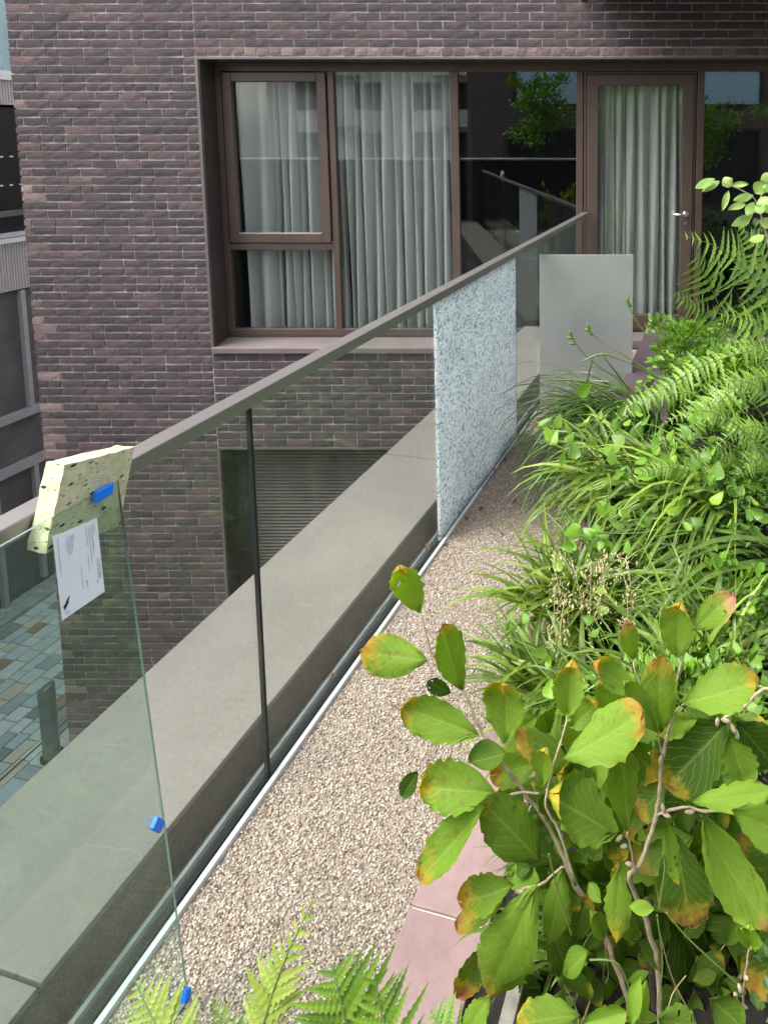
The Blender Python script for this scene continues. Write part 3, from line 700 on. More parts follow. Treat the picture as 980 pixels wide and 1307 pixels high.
clump(at(800, 640, 2.95), 150, (.3, .62), .012, M['grass_lt'], 'yellow green strap leaved clump in the middle of the vine', 26, math.pi*1.1, 1.6, (.8, 1.4), (.5, 1.3), .14)
clump(at(905, 655, 2.75), 110, (.35, .7), .013, M['grass_lt'], 'light green strap leaved clump below the right hand ferns', 27, math.pi*1.05, 1.2, (.8, 1.3), (.5, 1.1), .13)
tB = clump(at(745, 790, 2.5), 260, (.28, .52), .0125, M['grass_lt'], 'broad leaved green clump with cream seed heads beside the gravel', 13, 0, math.pi, (.45, 1.1), (.6, 1.45), .17)
clump(at(720, 895, 2.1), 190, (.20, .40), .012, M['grass_lt'], 'short green strappy clump behind the yellowing shrub', 14, math.pi, 2.0, (.6, 1.1), (.5, 1.3), .12)
clump(at(1010, 735, 2.55), 95, (.5, .95), .0135, M['grass'], 'glossy dark strap leaved clump arching left at the planter middle', 15, math.pi*1.02, .7, (.7, 1.15), (.35, .85), .12)
clump(at(1010, 830, 2.25), 85, (.5, .85), .013, M['grass'], 'glossy dark strap leaved clump behind the pink tipped shrub leaves', 16, math.pi, .9, (.7, 1.1), (.35, .9), .12)
clump(at(845, 700, 2.8), 130, (.3, .6), .0145, M['grass_lt'], 'fresh green strap leaved clump among bright vine leaves', 17, math.pi, 3.1, (.7, 1.2), (.5, 1.3), .15)
clump(at(890, 890, 2.0), 150, (.25, .5), .012, M['grass_lt'], 'green grassy tuft behind the forked shrub branch', 18, 2, 3.1, (.5, 1.1), (.7, 1.5), .16)
clump(at(800, 960, 1.8), 130, (.2, .4), .008, M['grass'], 'dark grassy tuft under the shrub leaves', 20, math.pi, 3.1, (.6, 1.2), (.6, 1.4), .16)
clump(at(700, 1100, 1.5), 50, (.10, .24), .005, M['grass'], 'dark short tuft on the pink edging', 19, math.pi, 1.0, (.7, 1.2), (.4, 1.1), .06)
clump(at(700, 1215, 1.38), 40, (.08, .2), .006, M['grass'], 'few dark blades lying over the pink slab under the shrub', 23, math.pi, .8, (.8, 1.3), (.3, .8), .07)
clump(at(800, 1250, 1.4), 90, (.15, .3), .009, M['grass_lt'], 'green blades among the shrub stems at the front', 24, math.pi, 3.1, (.6, 1.1), (.6, 1.4), .18)
clump(at(690, 1010, 2.0), 110, (.14, .30), .009, M['grass_lt'], 'green strappy tuft at the back end of the pink slab', 28, math.pi*.9, 1.8, (.7, 1.2), (.4, 1.2), .09)
clump(at(668, 1075, 1.82), 60, (.10, .22), .007, M['grass'], 'small dark tuft between the shrub twig and the gravel', 29, math.pi*.9, 1.5, (.7, 1.3), (.3, 1.0), .06)
# seed heads of the broad clump
rs = random.Random(21)
for i in range(11):
    hx_, hy_ = 690+rs.uniform(0, 110), 715+rs.uniform(-10, 60); top = at(hx_, hy_, 2.08+rs.uniform(-.12, .1)); base = at(735, 800, 2.45)
    end = top+Vector((rs.uniform(-.04, .04), rs.uniform(-.05, .02), -.12)); mb = MB()
    path = smooth_path([base, base.lerp(top, .6)+EZ*.06, top+EZ*.01, end], 4); mb.tube(path, .0014, 4, 0)
    for k in range(38):
        c = path[rs.randrange(len(path)//2, len(path))]+Vector((rs.gauss(0, .014), rs.gauss(0, .014), rs.gauss(-.015, .02)))
        l = rs.uniform(.005, .009); w = l*.38; a = Vector((rs.gauss(0, .5), rs.gauss(0, .5), -1)).normalized()
        s_ = a.cross(Vector((1, .2, 0))).normalized(); t2 = a.cross(s_)
        mb.add([c-a*l, c+s_*w, c+t2*w, c-s_*w, c-t2*w, c+a*l], [(0,1,2), (0,2,3), (0,3,4), (0,4,1), (5,2,1), (5,3,2), (5,4,3), (5,1,4)], 1)
    mb.build('seed_head', [M['dead'], M['seed']], tB)

ROOTS = {}
def frond(parent, path, plen, n, mat, up=EZ, teeth=5, wid=.16, sweep=.55, droop=.25, seed=0, tipbias=1.0, sides=(1, -1)):
    """a fern frond: rachis and paired toothed pinnae as one mesh"""
    r = random.Random(seed); d0 = droop; path = smooth_path(path, 6); mb = MB(); m_ = len(path)
    if parent.name in ROOTS:
        q0 = ROOTS[parent.name]+Vector((r.uniform(-.03, .03), r.uniform(-.03, .03), 0)); q1 = path[0]-(path[1]-path[0]).normalized()*.1-EZ*.05
        mb.tube(smooth_path([q0, q0.lerp(q1, .55)+EZ*.08, path[0]], 4), .0032, 4, 1)
    mb.tube(path, [.0028*(1-.7*i/m_) for i in range(m_)], 4, 1)
    for i in range(n):
        t_ = (i+.6)/n; f = t_*(m_-1); a = int(f); b = min(a+1, m_-1); p = path[a].lerp(path[b], f-a); tan = (path[b]-path[max(a-1, 0)]).normalized()
        sd_ = tan.cross(up).normalized(); nr = sd_.cross(tan).normalized()
        prof = (math.sin(math.pi*min(1, (t_*.86+.16)))**.75)*(1.05-.5*t_)
        L = plen*prof
        for sg in sides:
            if r.random() < .03: continue
            L = plen*prof*r.uniform(.72, 1.1); droop = d0*r.uniform(.2, 2.2)
            dv = (sd_*sg+tan*(sweep+r.uniform(-.16, .16))+nr*r.uniform(-.22, .22)).normalized(); wv = dv.cross(nr).normalized(); w = L*wid*r.uniform(.85, 1.1)+.0015
            vs = []; k = teeth*2
            for j in range(k+1):
                q = j/k; c = p+dv*L*q-nr*droop*L*q*q; ww = w*(1-q**1.6)*(1.0 if j % 2 else .55)
                if j == 0: ww = w*.3
                vs += [c+wv*ww, c-nr*ww*.15, c-wv*ww]
            fs = []
            for j in range(k):
                x = j*3; fs += [(x, x+1, x+4, x+3), (x+1, x+2, x+5, x+4)]
            mb.add(vs, fs, 0)
    return mb.build('frond', [mat, M['stem_green']], parent)
def pth(pts, Y, dY=0):
    n = len(pts)-1; return [at(x, y, Y+dY*i/n) for i, (x, y) in enumerate(pts)]
FN = Vector((0, -.6, .8)).normalized()
f1 = thing('fern', 'bright green fern with long feathery fronds in front of the dark window', 'fern', tuple(at(990, 560, 3.3)), 'ferns in the planter')
_p = at(990, 560, 3.3); ROOTS[f1.name] = Vector((_p.x+.1, _p.y, .3))
frond(f1, pth([(1010, 430), (965, 360), (920, 318), (868, 300)], 3.2, -.1), .27, 19, M['fern'], FN, 5, .075, .25, .15, 1)
frond(f1, pth([(930, 420), (908, 370), (893, 338), (886, 322)], 3.4, -.1), .24, 13, M['fern'], FN, 5, .075, .2, .2, 2)
frond(f1, pth([(1015, 420), (985, 350), (962, 310), (940, 288)], 3.35), .22, 16, M['fern'], FN, 5, .08, .3, .15, 3)
frond(f1, pth([(1020, 480), (985, 430), (950, 408), (905, 398)], 3.0, -.1), .18, 18, M['fern'], FN, 5, .085, .3, .2, 4)
frond(f1, pth([(930, 430), (900, 400), (875, 385), (852, 368)], 3.5, -.1), .13, 15, M['fern'], FN, 5, .09, .3, .2, 5)
f2 = thing('fern', 'fern trailing a long toothed frond down across the grass clumps', 'fern', tuple(at(965, 520, 3.1)), 'ferns in the planter')
_p = at(965, 520, 3.1); ROOTS[f2.name] = Vector((_p.x+.1, _p.y, .3))
frond(f2, pth([(965, 445), (900, 465), (840, 500), (790, 540)], 3.25, -.1), .13, 26, M['fern'], FN, 5, .13, .2, .4, 6)
frond(f2, pth([(935, 500), (900, 520), (875, 550), (852, 582)], 3.1, -.1), .12, 20, M['fern'], FN, 5, .13, .25, .4, 7)
frond(f2, pth([(985, 480), (945, 490), (900, 530), (880, 570)], 3.0, -.1), .12, 22, M['fern'], FN, 5, .13, .2, .3, 8)
frond(f2, pth([(880, 500), (840, 505), (800, 520), (760, 560)], 3.4, -.1), .10, 22, M['fern'], FN, 5, .13, .2, .4, 9)
frond(f2, pth([(850, 560), (815, 575), (780, 590), (748, 618)], 3.3, -.1), .10, 20, M['fern'], FN, 5, .13, .2, .4, 19)
f3 = thing('fern', 'fern at the planter right side below the feathery fronds', 'fern', tuple(at(1005, 640, 2.9)), 'ferns in the planter')
_p = at(1005, 640, 2.9); ROOTS[f3.name] = Vector((_p.x+.1, _p.y, .3))
for i, pts in enumerate(([(1020, 560), (975, 500), (935, 485), (890, 500)], [(1020, 600), (980, 550), (940, 548), (905, 580)], [(1010, 640), (985, 590), (955, 590), (925, 625)], [(1030, 540), (1000, 470), (960, 440), (915, 440)])):
    frond(f3, pth(pts, 2.95-.05*i, -.1), .105, 24, M['fern'], FN, 5, .12, .3, .25, 30+i)
f5 = thing('fern', 'fern spreading among the vine leaves above the strap leaved clump', 'fern', tuple(at(1000, 680, 2.8)), 'ferns in the planter')
_p = at(1000, 680, 2.8); ROOTS[f5.name] = Vector((_p.x+.1, _p.y, .3))
for i, pts in enumerate(([(1000, 660), (950, 600), (910, 575), (865, 590)], [(990, 670), (930, 620), (890, 610), (845, 640)], [(1010, 650), (980, 590), (950, 565), (910, 540)], [(960, 560), (920, 530), (880, 525), (840, 545)], [(920, 640), (870, 600), (830, 600), (790, 625)])):
    frond(f5, pth(pts, 2.85-.04*i, -.12), .085, 22, M['fern'], FN, 5, .13, .3, .3, 60+i)
f4 = thing('fern', 'low fern with toothed fronds reaching over the gravel and pink slab', 'fern', tuple(uv(-.6, .85, .04)), 'ferns in the planter')
ROOTS[f4.name] = uv(-.6, .85, .04)
frond(f4, pth([(470, 1400), (446, 1320), (432, 1268), (424, 1232)], .95, .05), .115, 10, M['fern'], FN, 9, .13, .55, .15, 41, sides=(1, -1))
frond(f4, pth([(520, 1420), (500, 1340), (486, 1290), (478, 1235)], .92, .05), .10, 10, M['fern'], FN, 9, .13, .6, .15, 42)
frond(f4, pth([(320, 1370), (338, 1300), (362, 1230), (404, 1140)], 1.05, .12), .085, 17, M['fern_y'], FN, 6, .15, .7, .1, 43)
frond(f4, pth([(240, 1400), (215, 1340), (190, 1290), (172, 1250)], 1.0, .1), .085, 14, M['fern_y'], FN, 6, .15, .6, .1, 44)
frond(f4, pth([(330, 1420), (300, 1350), (285, 1310), (270, 1275)], .95, .05), .05, 12, M['fern'], FN, 6, .15, .6, .1, 45)
frond(f4, pth([(620, 1400), (575, 1330), (560, 1312), (550, 1290)], .95, .05), .075, 9, M['fern'], FN, 9, .13, .6, .15, 46)

# ---- leaf meshes
def leaf_mesh(L, w, kind, seed, nu=20, nv=12):
    r = random.Random(seed); vs = []; uvs = []; ph = r.uniform(0, 6)
    curl = r.uniform(-.14, .13); cup = r.uniform(-.2, .36); bend = r.uniform(-.14, .16); notch = kind == 'notch'; tw = r.uniform(-.5, .5); asym = r.uniform(-.09, .09)
    lob = [r.uniform(-1, 1) for _ in range(40)]
    for i in range(nu+1):
        u = i/nu if kind in ('heart', 'oval') else 1-(1-i/nu)**1.55
        if kind == 'heart': hw = w*.5*max(.03, (math.sin(math.pi*(1-u)**.62 if u > 0 else 0))**.9) if u > .001 else w*.05
        elif kind == 'oval': hw = w*.5*max(.02, math.sin(math.pi*u**.95)**.8)
        else:
            pk = .58; hw = w*.5*max(.03, (math.sin(math.pi/2*min(1, u/pk))**.85 if u < pk else (max(0, 1-((u-pk)/(1.0-pk))**2.3))**.5))
        for j in range(nv+1):
            v = j/nv*2-1
            e = abs(v); sc_ = 1+(.05*math.sin(i*2.1+ph)+.075*lob[(i*2+(j > nv/2)) % 40]+asym*(1 if v > 0 else -1))*(e**3) if kind not in ('oval', 'heart') else 1
            x = hw*v*sc_; y = u*L
            if kind == 'leaf' or notch: y += -.03*L*e*e*max(0, u-.5)*2 + .018*L*math.sin(v*6+ph)*u**5
            if notch: y -= .28*L*max(0, u-.72)/.28*max(0, 1-e*2.4)
            if kind == 'heart': y -= .16*L*(1-u)**3*(1 if e > .3 else e/.3)*e
            z = -curl*L*u*u + cup*w*v*v*(.4+.6*u) + bend*L*math.sin(u*math.pi)*.5 + .010*L*math.sin(v*3+u*5+ph)
            if kind in ('leaf', 'notch'): z += .040*w*math.cos(2*math.pi*(u*8-e*3.2))*min(1, e*5)*(1-u*.3) + .05*w*lob[(i//2+j*3) % 40]*e**3 - .05*w*(1-e)**3
            x += tw*.10*L*u*u; z += tw*x*u*.5
            vs.append((x, y, z)); uvs.append((u, j/nv))
    n = nv+1
    return vs, [(i*n+j, i*n+j+1, (i+1)*n+j+1, (i+1)*n+j) for i in range(nu) for j in range(nv)], uvs
def put_leaf(parent, base, tip, wpx_m, mat, kind, seed, roll=0, color=None, name='leaf', nu=20, nv=12, label=None, lift=0):
    t_ = tip-base; L = t_.length; t_.normalize(); view = ((base+tip)/2-O).normalized()
    nrm = (-view+EZ*lift); nrm = (nrm-t_*nrm.dot(t_)).normalized(); sd_ = t_.cross(nrm).normalized()
    q = Matrix.Rotation(roll, 3, t_); sd_ = q @ sd_; nrm = q @ nrm
    vs, fs, uvs = leaf_mesh(L, wpx_m, kind, seed, nu, nv)
    if kind in ('leaf', 'notch') and nu > 12 and seed % 5 == 0:
        hr = random.Random(seed); cut = set()
        for _ in range(hr.randint(1, 3)):
            hu, hv = hr.randint(6, nu-5), hr.choice((2, 3, 4, 8, 9)); cut |= {hu*nv+hv} | ({hu*nv+hv+1} if hr.random() < .5 else {(hu+1)*nv+hv})
        fs = [f for q, f in enumerate(fs) if q not in cut]
    mb = MB(); mb.add([base+sd_*x+t_*y+nrm*z for x, y, z in vs], fs, 0, uvs)
    o = mb.build(name, mat, parent, smooth=True, label=label)
    if color: o.color = (*color, 1)
    return o

# ---- foreground shrub
sh = thing('witch_hazel_shrub', 'large leaved shrub with yellowing orange edged leaves on pale twigs in the foreground', 'shrub', (.24, 1.22, .06))
YS = 1.18
rb = random.Random(77)
def tw(pts, r0, r1, Y0, Y1, mat='bark', knots=True):
    n = len(pts)-1; p3 = [at(x, y, Y0+(Y1-Y0)*i/n) for i, (x, y) in enumerate(pts)]; p3 = smooth_path(p3, 4); m_ = len(p3)
    rad = [.68*(r0+(r1-r0)*i/(m_-1))*(1+(.28 if knots and i % 4 == 0 else 0)*rb.random()+rb.uniform(-.08, .08)) for i in range(m_)]
    p3 = [p+Vector((rb.gauss(0, .0012), rb.gauss(0, .0012), rb.gauss(0, .0012))) for p in p3]
    mb = MB(); mb.tube(p3, rad, 7)
    return mb
def twig(*a, **k): tw(*a, **k).build('branch', M[k.get('mat', 'bark')], sh, smooth=True)
root = (.24, 1.22, .08)
twig([(830, 1420), (815, 1330), (790, 1240), (765, 1180), (735, 1130), (715, 1085), (695, 1045), (672, 1015), (650, 985), (626, 950), (612, 930), (590, 882), (562, 858), (547, 825), (536, 781)], .0085, .0028, 1.22, 1.28)
twig([(836, 1420), (842, 1310), (838, 1230), (826, 1180), (803, 1122), (818, 1100), (835, 1050), (842, 1010), (845, 970), (852, 935), (858, 905), (862, 880), (868, 850), (878, 806)], .009, .0028, 1.22, 1.18)
twig([(735, 1130), (712, 1060), (697, 1030), (704, 985), (712, 960), (724, 912)], .0045, .0025, 1.21, 1.2)
twig([(690, 1012), (660, 1012), (635, 1020), (612, 1026)], .003, .0042, 1.24, 1.2)
twig([(722, 1106), (695, 1124), (662, 1138)], .003, .004, 1.22, 1.17)
twig([(860, 1420), (1010, 1100), (1020, 960), (985, 880), (945, 905), (922, 918)], .006, .0035, 1.26, 1.2)
twig([(836, 1042), (860, 1032), (900, 1034), (936, 1036)], .0036, .003, 1.2, 1.16)
twig([(860, 1420), (935, 1350), (945, 1290), (951, 1245), (957, 1205)], .0045, .0028, 1.2, 1.1)
twig([(852, 935), (862, 910), (872, 897)], .0026, .002, 1.19, 1.17)
twig([(845, 965), (840, 945), (838, 934)], .0026, .002, 1.19, 1.18)
twig([(838, 934), (812, 860), (808, 842)], .0022, .0016, 1.2, 1.22)
twig([(800, 1062), (806, 1090), (812, 1115)], .003, .0034, 1.2, 1.2)
tk = tw([(838, 1440), (838, 1330), (832, 1240), (826, 1180), (830, 1150)], .017, .009, 1.25, 1.25); tk.build('trunk', M['bark_dark'], sh, smooth=True)
for x, y, yy in ((612, 1026, 1.2), (662, 1138, 1.17), (926, 920, 1.2), (935, 930, 1.2), (940, 938, 1.2), (915, 922, 1.2), (846, 1032, 1.19), (850, 1040, 1.19), (880, 1036, 1.18), (803, 1103, 1.2), (796, 1080, 1.2), (790, 1070, 1.2), (944, 1262, 1.12), (952, 1248, 1.12), (948, 1285, 1.12), (938, 1270, 1.12), (700, 1012, 1.22), (706, 1020, 1.22)):
    mb = MB(); c = at(x, y, yy); a = Vector((rb.gauss(0, 1), rb.gauss(0, .5), rb.gauss(.3, 1))).normalized()
    mb.tube([c-a*.009, c-a*.003, c+a*.004, c+a*.010], [.0015, .0045, .004, .001], 6); mb.build('bud', M['bark'], sh, smooth=True)
# base x,y, tip x,y, width px, margin, hue, green, depth, kind
LV = [(536,782,505,716,42,.55,.75,.9,1.25,'notch'), (545,842,459,834,54,.75,.35,.75,1.26,'leaf'), (590,881,565,800,48,.6,.5,.6,1.25,'leaf'), (611,938,509,908,54,.55,.45,.7,1.22,'leaf'),
 (644,948,645,860,62,.6,.3,.75,1.22,'notch'), (575,884,545,872,20,.1,.5,.0,1.3,'leaf'), (632,1012,535,1010,62,.62,.12,.75,1.2,'leaf'), (618,1028,533,1116,54,.6,.3,.8,1.17,'leaf'),
 (690,1100,625,1030,66,.35,.05,.45,1.2,'leaf'), (655,1129,592,1155,48,.85,.25,.6,1.16,'leaf'), (645,1150,580,1180,34,.9,.55,.5,1.2,'leaf'), (684,1134,618,1285,82,.62,.35,.75,1.14,'leaf'),
 (620,1205,583,1288,40,.95,.55,.2,1.2,'leaf'), (717,1112,702,1200,38,.2,.1,.7,1.18,'leaf'), (625,1272,592,1318,34,.1,.1,1.0,1.08,'leaf'), (740,1296,662,1302,56,.7,.1,.7,1.06,'leaf'),
 (785,1064,702,1012,84,.4,.05,.5,1.17,'leaf'), (801,1062,796,950,50,.45,.05,.6,1.16,'leaf'), (760,1015,708,985,60,.6,.2,.15,1.24,'leaf'), (791,1106,782,1196,40,.7,.02,.8,1.14,'leaf'),
 (851,1048,861,1124,27,.6,.02,.85,1.13,'leaf'), (862,1070,878,1175,78,.85,.6,.2,1.2,'leaf'), (896,1042,974,1186,68,.5,.85,.85,1.08,'leaf'), (934,1034,1012,1072,54,.4,.85,.8,1.09,'leaf'),
 (883,1023,984,1016,36,.1,.1,1.0,1.12,'leaf'), (957,1207,956,1172,36,.05,.1,1.0,1.06,'leaf'), (850,1140,912,1275,118,.25,.4,.08,1.28,'leaf'), (1000,1180,962,1278,62,.85,.3,.2,1.2,'leaf'),
 (1000,1110,945,1070,48,.95,.6,.3,1.22,'leaf'), (735,1200,748,1134,32,.8,.45,.3,1.22,'leaf'), (752,1214,727,1244,34,.05,.1,.5,1.1,'oval'), (806,1304,813,1242,24,.0,.1,1.0,1.02,'oval'),
 (815,1306,826,1250,20,.0,.1,1.0,1.03,'oval'), (834,1160,802,1156,18,.0,.1,1.0,1.12,'oval'), (742,1306,800,1294,30,.3,.05,.9,1.03,'leaf'), (840,1300,888,1318,46,.25,.05,.5,1.05,'leaf'),
 (905,1275,948,1312,50,.2,.1,.4,1.1,'leaf'), (723,912,733,845,44,.7,.12,.75,1.19,'leaf'), (728,927,768,896,38,.75,.05,.6,1.24,'leaf'), (719,968,815,910,66,.68,.38,.9,1.14,'leaf'),
 (812,884,752,848,38,.75,.35,.7,1.2,'leaf'), (841,936,840,842,50,.72,.42,.7,1.18,'leaf'), (838,934,794,866,32,.1,.1,.7,1.17,'leaf'), (808,842,799,792,29,.85,1.0,.7,1.22,'leaf'),
 (863,838,866,772,48,.65,.15,.7,1.18,'leaf'), (886,804,936,754,36,.9,1.0,.7,1.15,'leaf'), (870,897,968,868,60,.62,.25,.85,1.13,'leaf'), (928,921,862,1002,86,.6,.5,.1,1.24,'leaf'),
 (929,937,953,1002,54,.35,.95,.6,1.18,'leaf'), (940,922,990,980,64,.1,.3,.12,1.23,'leaf'), (800,948,840,1000,50,.8,.1,.25,1.27,'leaf'), (850,1000,815,1040,46,.75,.35,.3,1.27,'leaf'),
 (691,1002,700,944,30,.5,.1,.8,1.2,'leaf'), (645,962,598,978,40,.05,.1,.35,1.23,'oval'), (533,984,516,1014,24,.0,.5,.0,1.35,'leaf'), (700,935,690,905,30,.1,.1,.3,1.3,'leaf'),
 (770,1040,730,1075,60,.15,.1,.15,1.3,'leaf'), (830,1040,850,1085,60,.3,.1,.2,1.3,'leaf'), (780,960,800,900,50,.1,.1,.2,1.3,'leaf'), (700,1180,725,1240,44,.1,.2,.2,1.3,'leaf'), (660,1240,690,1300,40,.1,.1,.15,1.3,'leaf'), (900,1120,960,1100,50,.2,.3,.2,1.32,'leaf'), (870,960,905,905,54,.2,.3,.15,1.33,'leaf')]
for i, (bx, by, tx_, ty, w, mg, hue, gr, Y, kind) in enumerate(LV):
    b_, t2 = at(bx, by, Y), at(tx_, ty, Y-rb.uniform(-.015, .03))
    put_leaf(sh, b_, t2, w/906*Y*1.0, M['leaf'], kind, 200+i, rb.uniform(-.42, .42), (mg, hue, gr), lift=.3)
# understorey of the shrub: darker small leaves low down
us = random.Random(31)
for i in range(330):
    x, y = us.uniform(655, 995), us.uniform(1010, 1340); Y = us.uniform(1.26, 1.5); a = us.uniform(0, 6.28); l = us.uniform(26, 62)
    if x < 700 and y > 1110: x += 60
    put_leaf(sh, at(x, y, Y), at(x+math.cos(a)*l, y+math.sin(a)*l, Y+us.uniform(-.05, .05)), l*.62/906*Y, M['leaf'], us.choice(('leaf', 'leaf', 'oval')), 900+i, us.uniform(-.8, .8), (us.choice((0, .1, .2, .6)), us.uniform(.2, .8), us.uniform(0, .75)**1.2), nu=10, nv=6)

for i in range(150):
    x, y = us.uniform(715, 1000), us.uniform(1120, 1345); Y = us.uniform(1.2, 1.4); a = us.uniform(0, 6.28); l = us.uniform(24, 50)
    put_leaf(sh, at(x, y, Y), at(x+math.cos(a)*l, y+math.sin(a)*l, Y+us.uniform(-.04, .04)), l*.6/906*Y, M['leaf'], us.choice(('leaf', 'leaf', 'oval')), 4000+i, us.uniform(-.7, .7), (us.choice((.1, .2, .5, .75)), us.uniform(0, .8), us.uniform(.1, .9)), nu=10, nv=6, lift=.4)
for i in range(46):
    x, y = us.uniform(650, 985), us.uniform(890, 1110); Y = us.uniform(1.24, 1.36); a = us.uniform(0, 6.28); l = us.uniform(46, 86)
    if x < 690 and y > 1030: continue
    put_leaf(sh, at(x, y, Y), at(x+math.cos(a)*l, y+math.sin(a)*l, Y+us.uniform(-.05, .03)), l*.62/906*Y, M['leaf'], us.choice(('leaf', 'leaf', 'notch')), 5000+i, us.uniform(-.6, .6), (us.choice((.2, .4, .6, .75)), us.uniform(0, .7), us.uniform(.3, 1.0)), nu=14, nv=8, lift=.4)
for i in range(26):
    x, y = us.uniform(690, 990), us.uniform(1090, 1330); Y = us.uniform(1.16, 1.34); a = us.gauss(1.4, .6); l = us.uniform(50, 140)
    p0, p1 = at(x, y, Y), at(x+math.cos(a)*l, y+math.sin(a)*l, Y+us.uniform(-.05, .08)); mb = MB()
    mb.tube(smooth_path([p0, p0.lerp(p1, .5)+Vector((us.gauss(0, .012), us.gauss(0, .012), us.gauss(0, .012))), p1], 4), [.0012]*9, 4)
    mb.build('dry_stem', M['dead'], sh)
# ---- bindweed vine
vn = thing('climbing_vine', 'bright green vine with heart shaped leaves scrambling over the dark grass', 'vine', tuple(at(800, 640, 3.0)))
rv = random.Random(9)
V7 = [(205,285),(245,300),(275,265),(345,270),(270,375),(300,340),(420,245),(370,325),(565,245),(520,230),(720,210),(780,195),(585,315),(500,260),(700,260),(800,355),(805,410),(715,430),(690,395),(735,390),(720,490),(705,530),(590,455),(560,430),(600,410),(485,430),(425,470),(425,550),(470,570),(500,600),(915,570),(890,490),(380,620),(340,640),(460,140),(360,140),(440,360),(540,270),(610,285),(640,385),(660,380),(230,260),(520,410),(545,500),(600,480),(650,300),(760,240),(830,170),(870,240),(900,180),(940,140),(850,470),(780,460),(660,560),(700,600)]
V8 = [(390,100),(330,130),(300,150),(520,130),(490,25),(560,40),(440,10),(910,35),(930,90),(700,70),(800,90),(890,380),(855,395),(940,470),(900,500),(965,565),(250,500),(130,395),(265,590),(350,110),(420,130),(545,70),(460,60),(850,370),(910,520),(820,580),(940,430),(200,500),(410,300),(370,380)]
pos = [(620+x/2.722, 440+y/2.722) for x, y in V7]+[(600+x/2.58, 640+y/2.58) for x, y in V8]
anch = []
for i, (x, y) in enumerate(pos):
    for k in range(1 if i % 3 else 3):
        xx, yy = x+(rv.uniform(-24, 24) if k else 0), y+(rv.uniform(-18, 18) if k else 0)
        Y = max(1.9, 3.35-(yy-480)/400*1.35)-.26+rv.uniform(-.06, .06); a = rv.gauss(1.45, .9); l = rv.uniform(10, 23)*(1 if yy < 680 else 1.1)
        b_ = at(xx, yy, Y); anch.append(b_)
        put_leaf(vn, b_, at(xx+math.cos(a)*l, yy+math.sin(a)*l, Y-.03), l*rv.uniform(.7, .95)/906*Y, M['vine'], 'heart', 1500+i, rv.uniform(-1.0, 1.0), nu=7, nv=4, lift=.6)
st = MB()
for i in range(0, len(anch)-2, 2):
    a, b = anch[i], anch[i+1]
    if (a-b).length < .4: st = MB(); st.tube(smooth_path([a, (a+b)/2+Vector((0, 0, -.03)), b], 3), .0014, 4); st.build('stem', M['stem_green'], vn)
for pts, Y in (([(752,1225),(790,1232),(810,1290)], 1.05), ([(850,1165),(880,1200),(940,1255)], 1.08), ([(700,1090),(715,1150),(728,1190)], 1.1), ([(838,1168),(845,1230),(838,1285)], 1.1), ([(846,1090),(848,1110),(840,1160)], 1.12)):
    st = MB(); st.tube(smooth_path([at(x, y, Y) for x, y in pts], 5), .0015, 5); st.build('stem', M['stem_green'], vn)

# ---- oval leaved shrub top right
ov = thing('oval_leaved_shrub', 'slender shrub with pale oval leaves in front of the dark window', 'shrub', tuple(at(1000, 480, 2.7)))
st = MB(); st.tube(smooth_path([at(1000, 480, 2.7), at(985, 340, 2.72), at(966, 262, 2.7), at(948, 244, 2.68), at(920, 233, 2.66)], 5), [.005-.0038*i/20 for i in range(21)], 5); st.build('stem', M['bark'], ov); st = MB()
st.tube(smooth_path([at(966, 262, 2.7), at(955, 272, 2.7), at(945, 285, 2.7)], 3), .0015, 5); st.build('stem', M['bark'], ov); st = MB(); st.tube([at(966, 262, 2.7), at(978, 232, 2.7)], .0015, 5)
st.build('stem', M['bark'], ov)
for i, (a, b, c, d_, w) in enumerate(((912,228,887,240,10), (918,231,895,245,8), (921,237,933,228,12), (933,236,955,236,7), (929,243,921,269,7), (961,249,934,257,9), (951,261,929,269,9), (963,247,976,232,15), (964,262,983,250,13), (962,258,952,275,11), (960,274,932,290,10), (956,282,941,293,7), (962,270,977,261,12), (970,230,986,222,10), (972,260,990,272,12), (968,280,986,292,12), (975,300,955,308,10), (972,240,992,238,12), (980,285,996,270,12))):
    Y = 2.66+.02*(i % 4); put_leaf(ov, at(a, b, Y), at(c, d_, Y-.02), w/906*Y*1.25, M['oval'], 'oval', 2200+i, rv.uniform(-.4, .4), nu=8, nv=4, lift=.5)

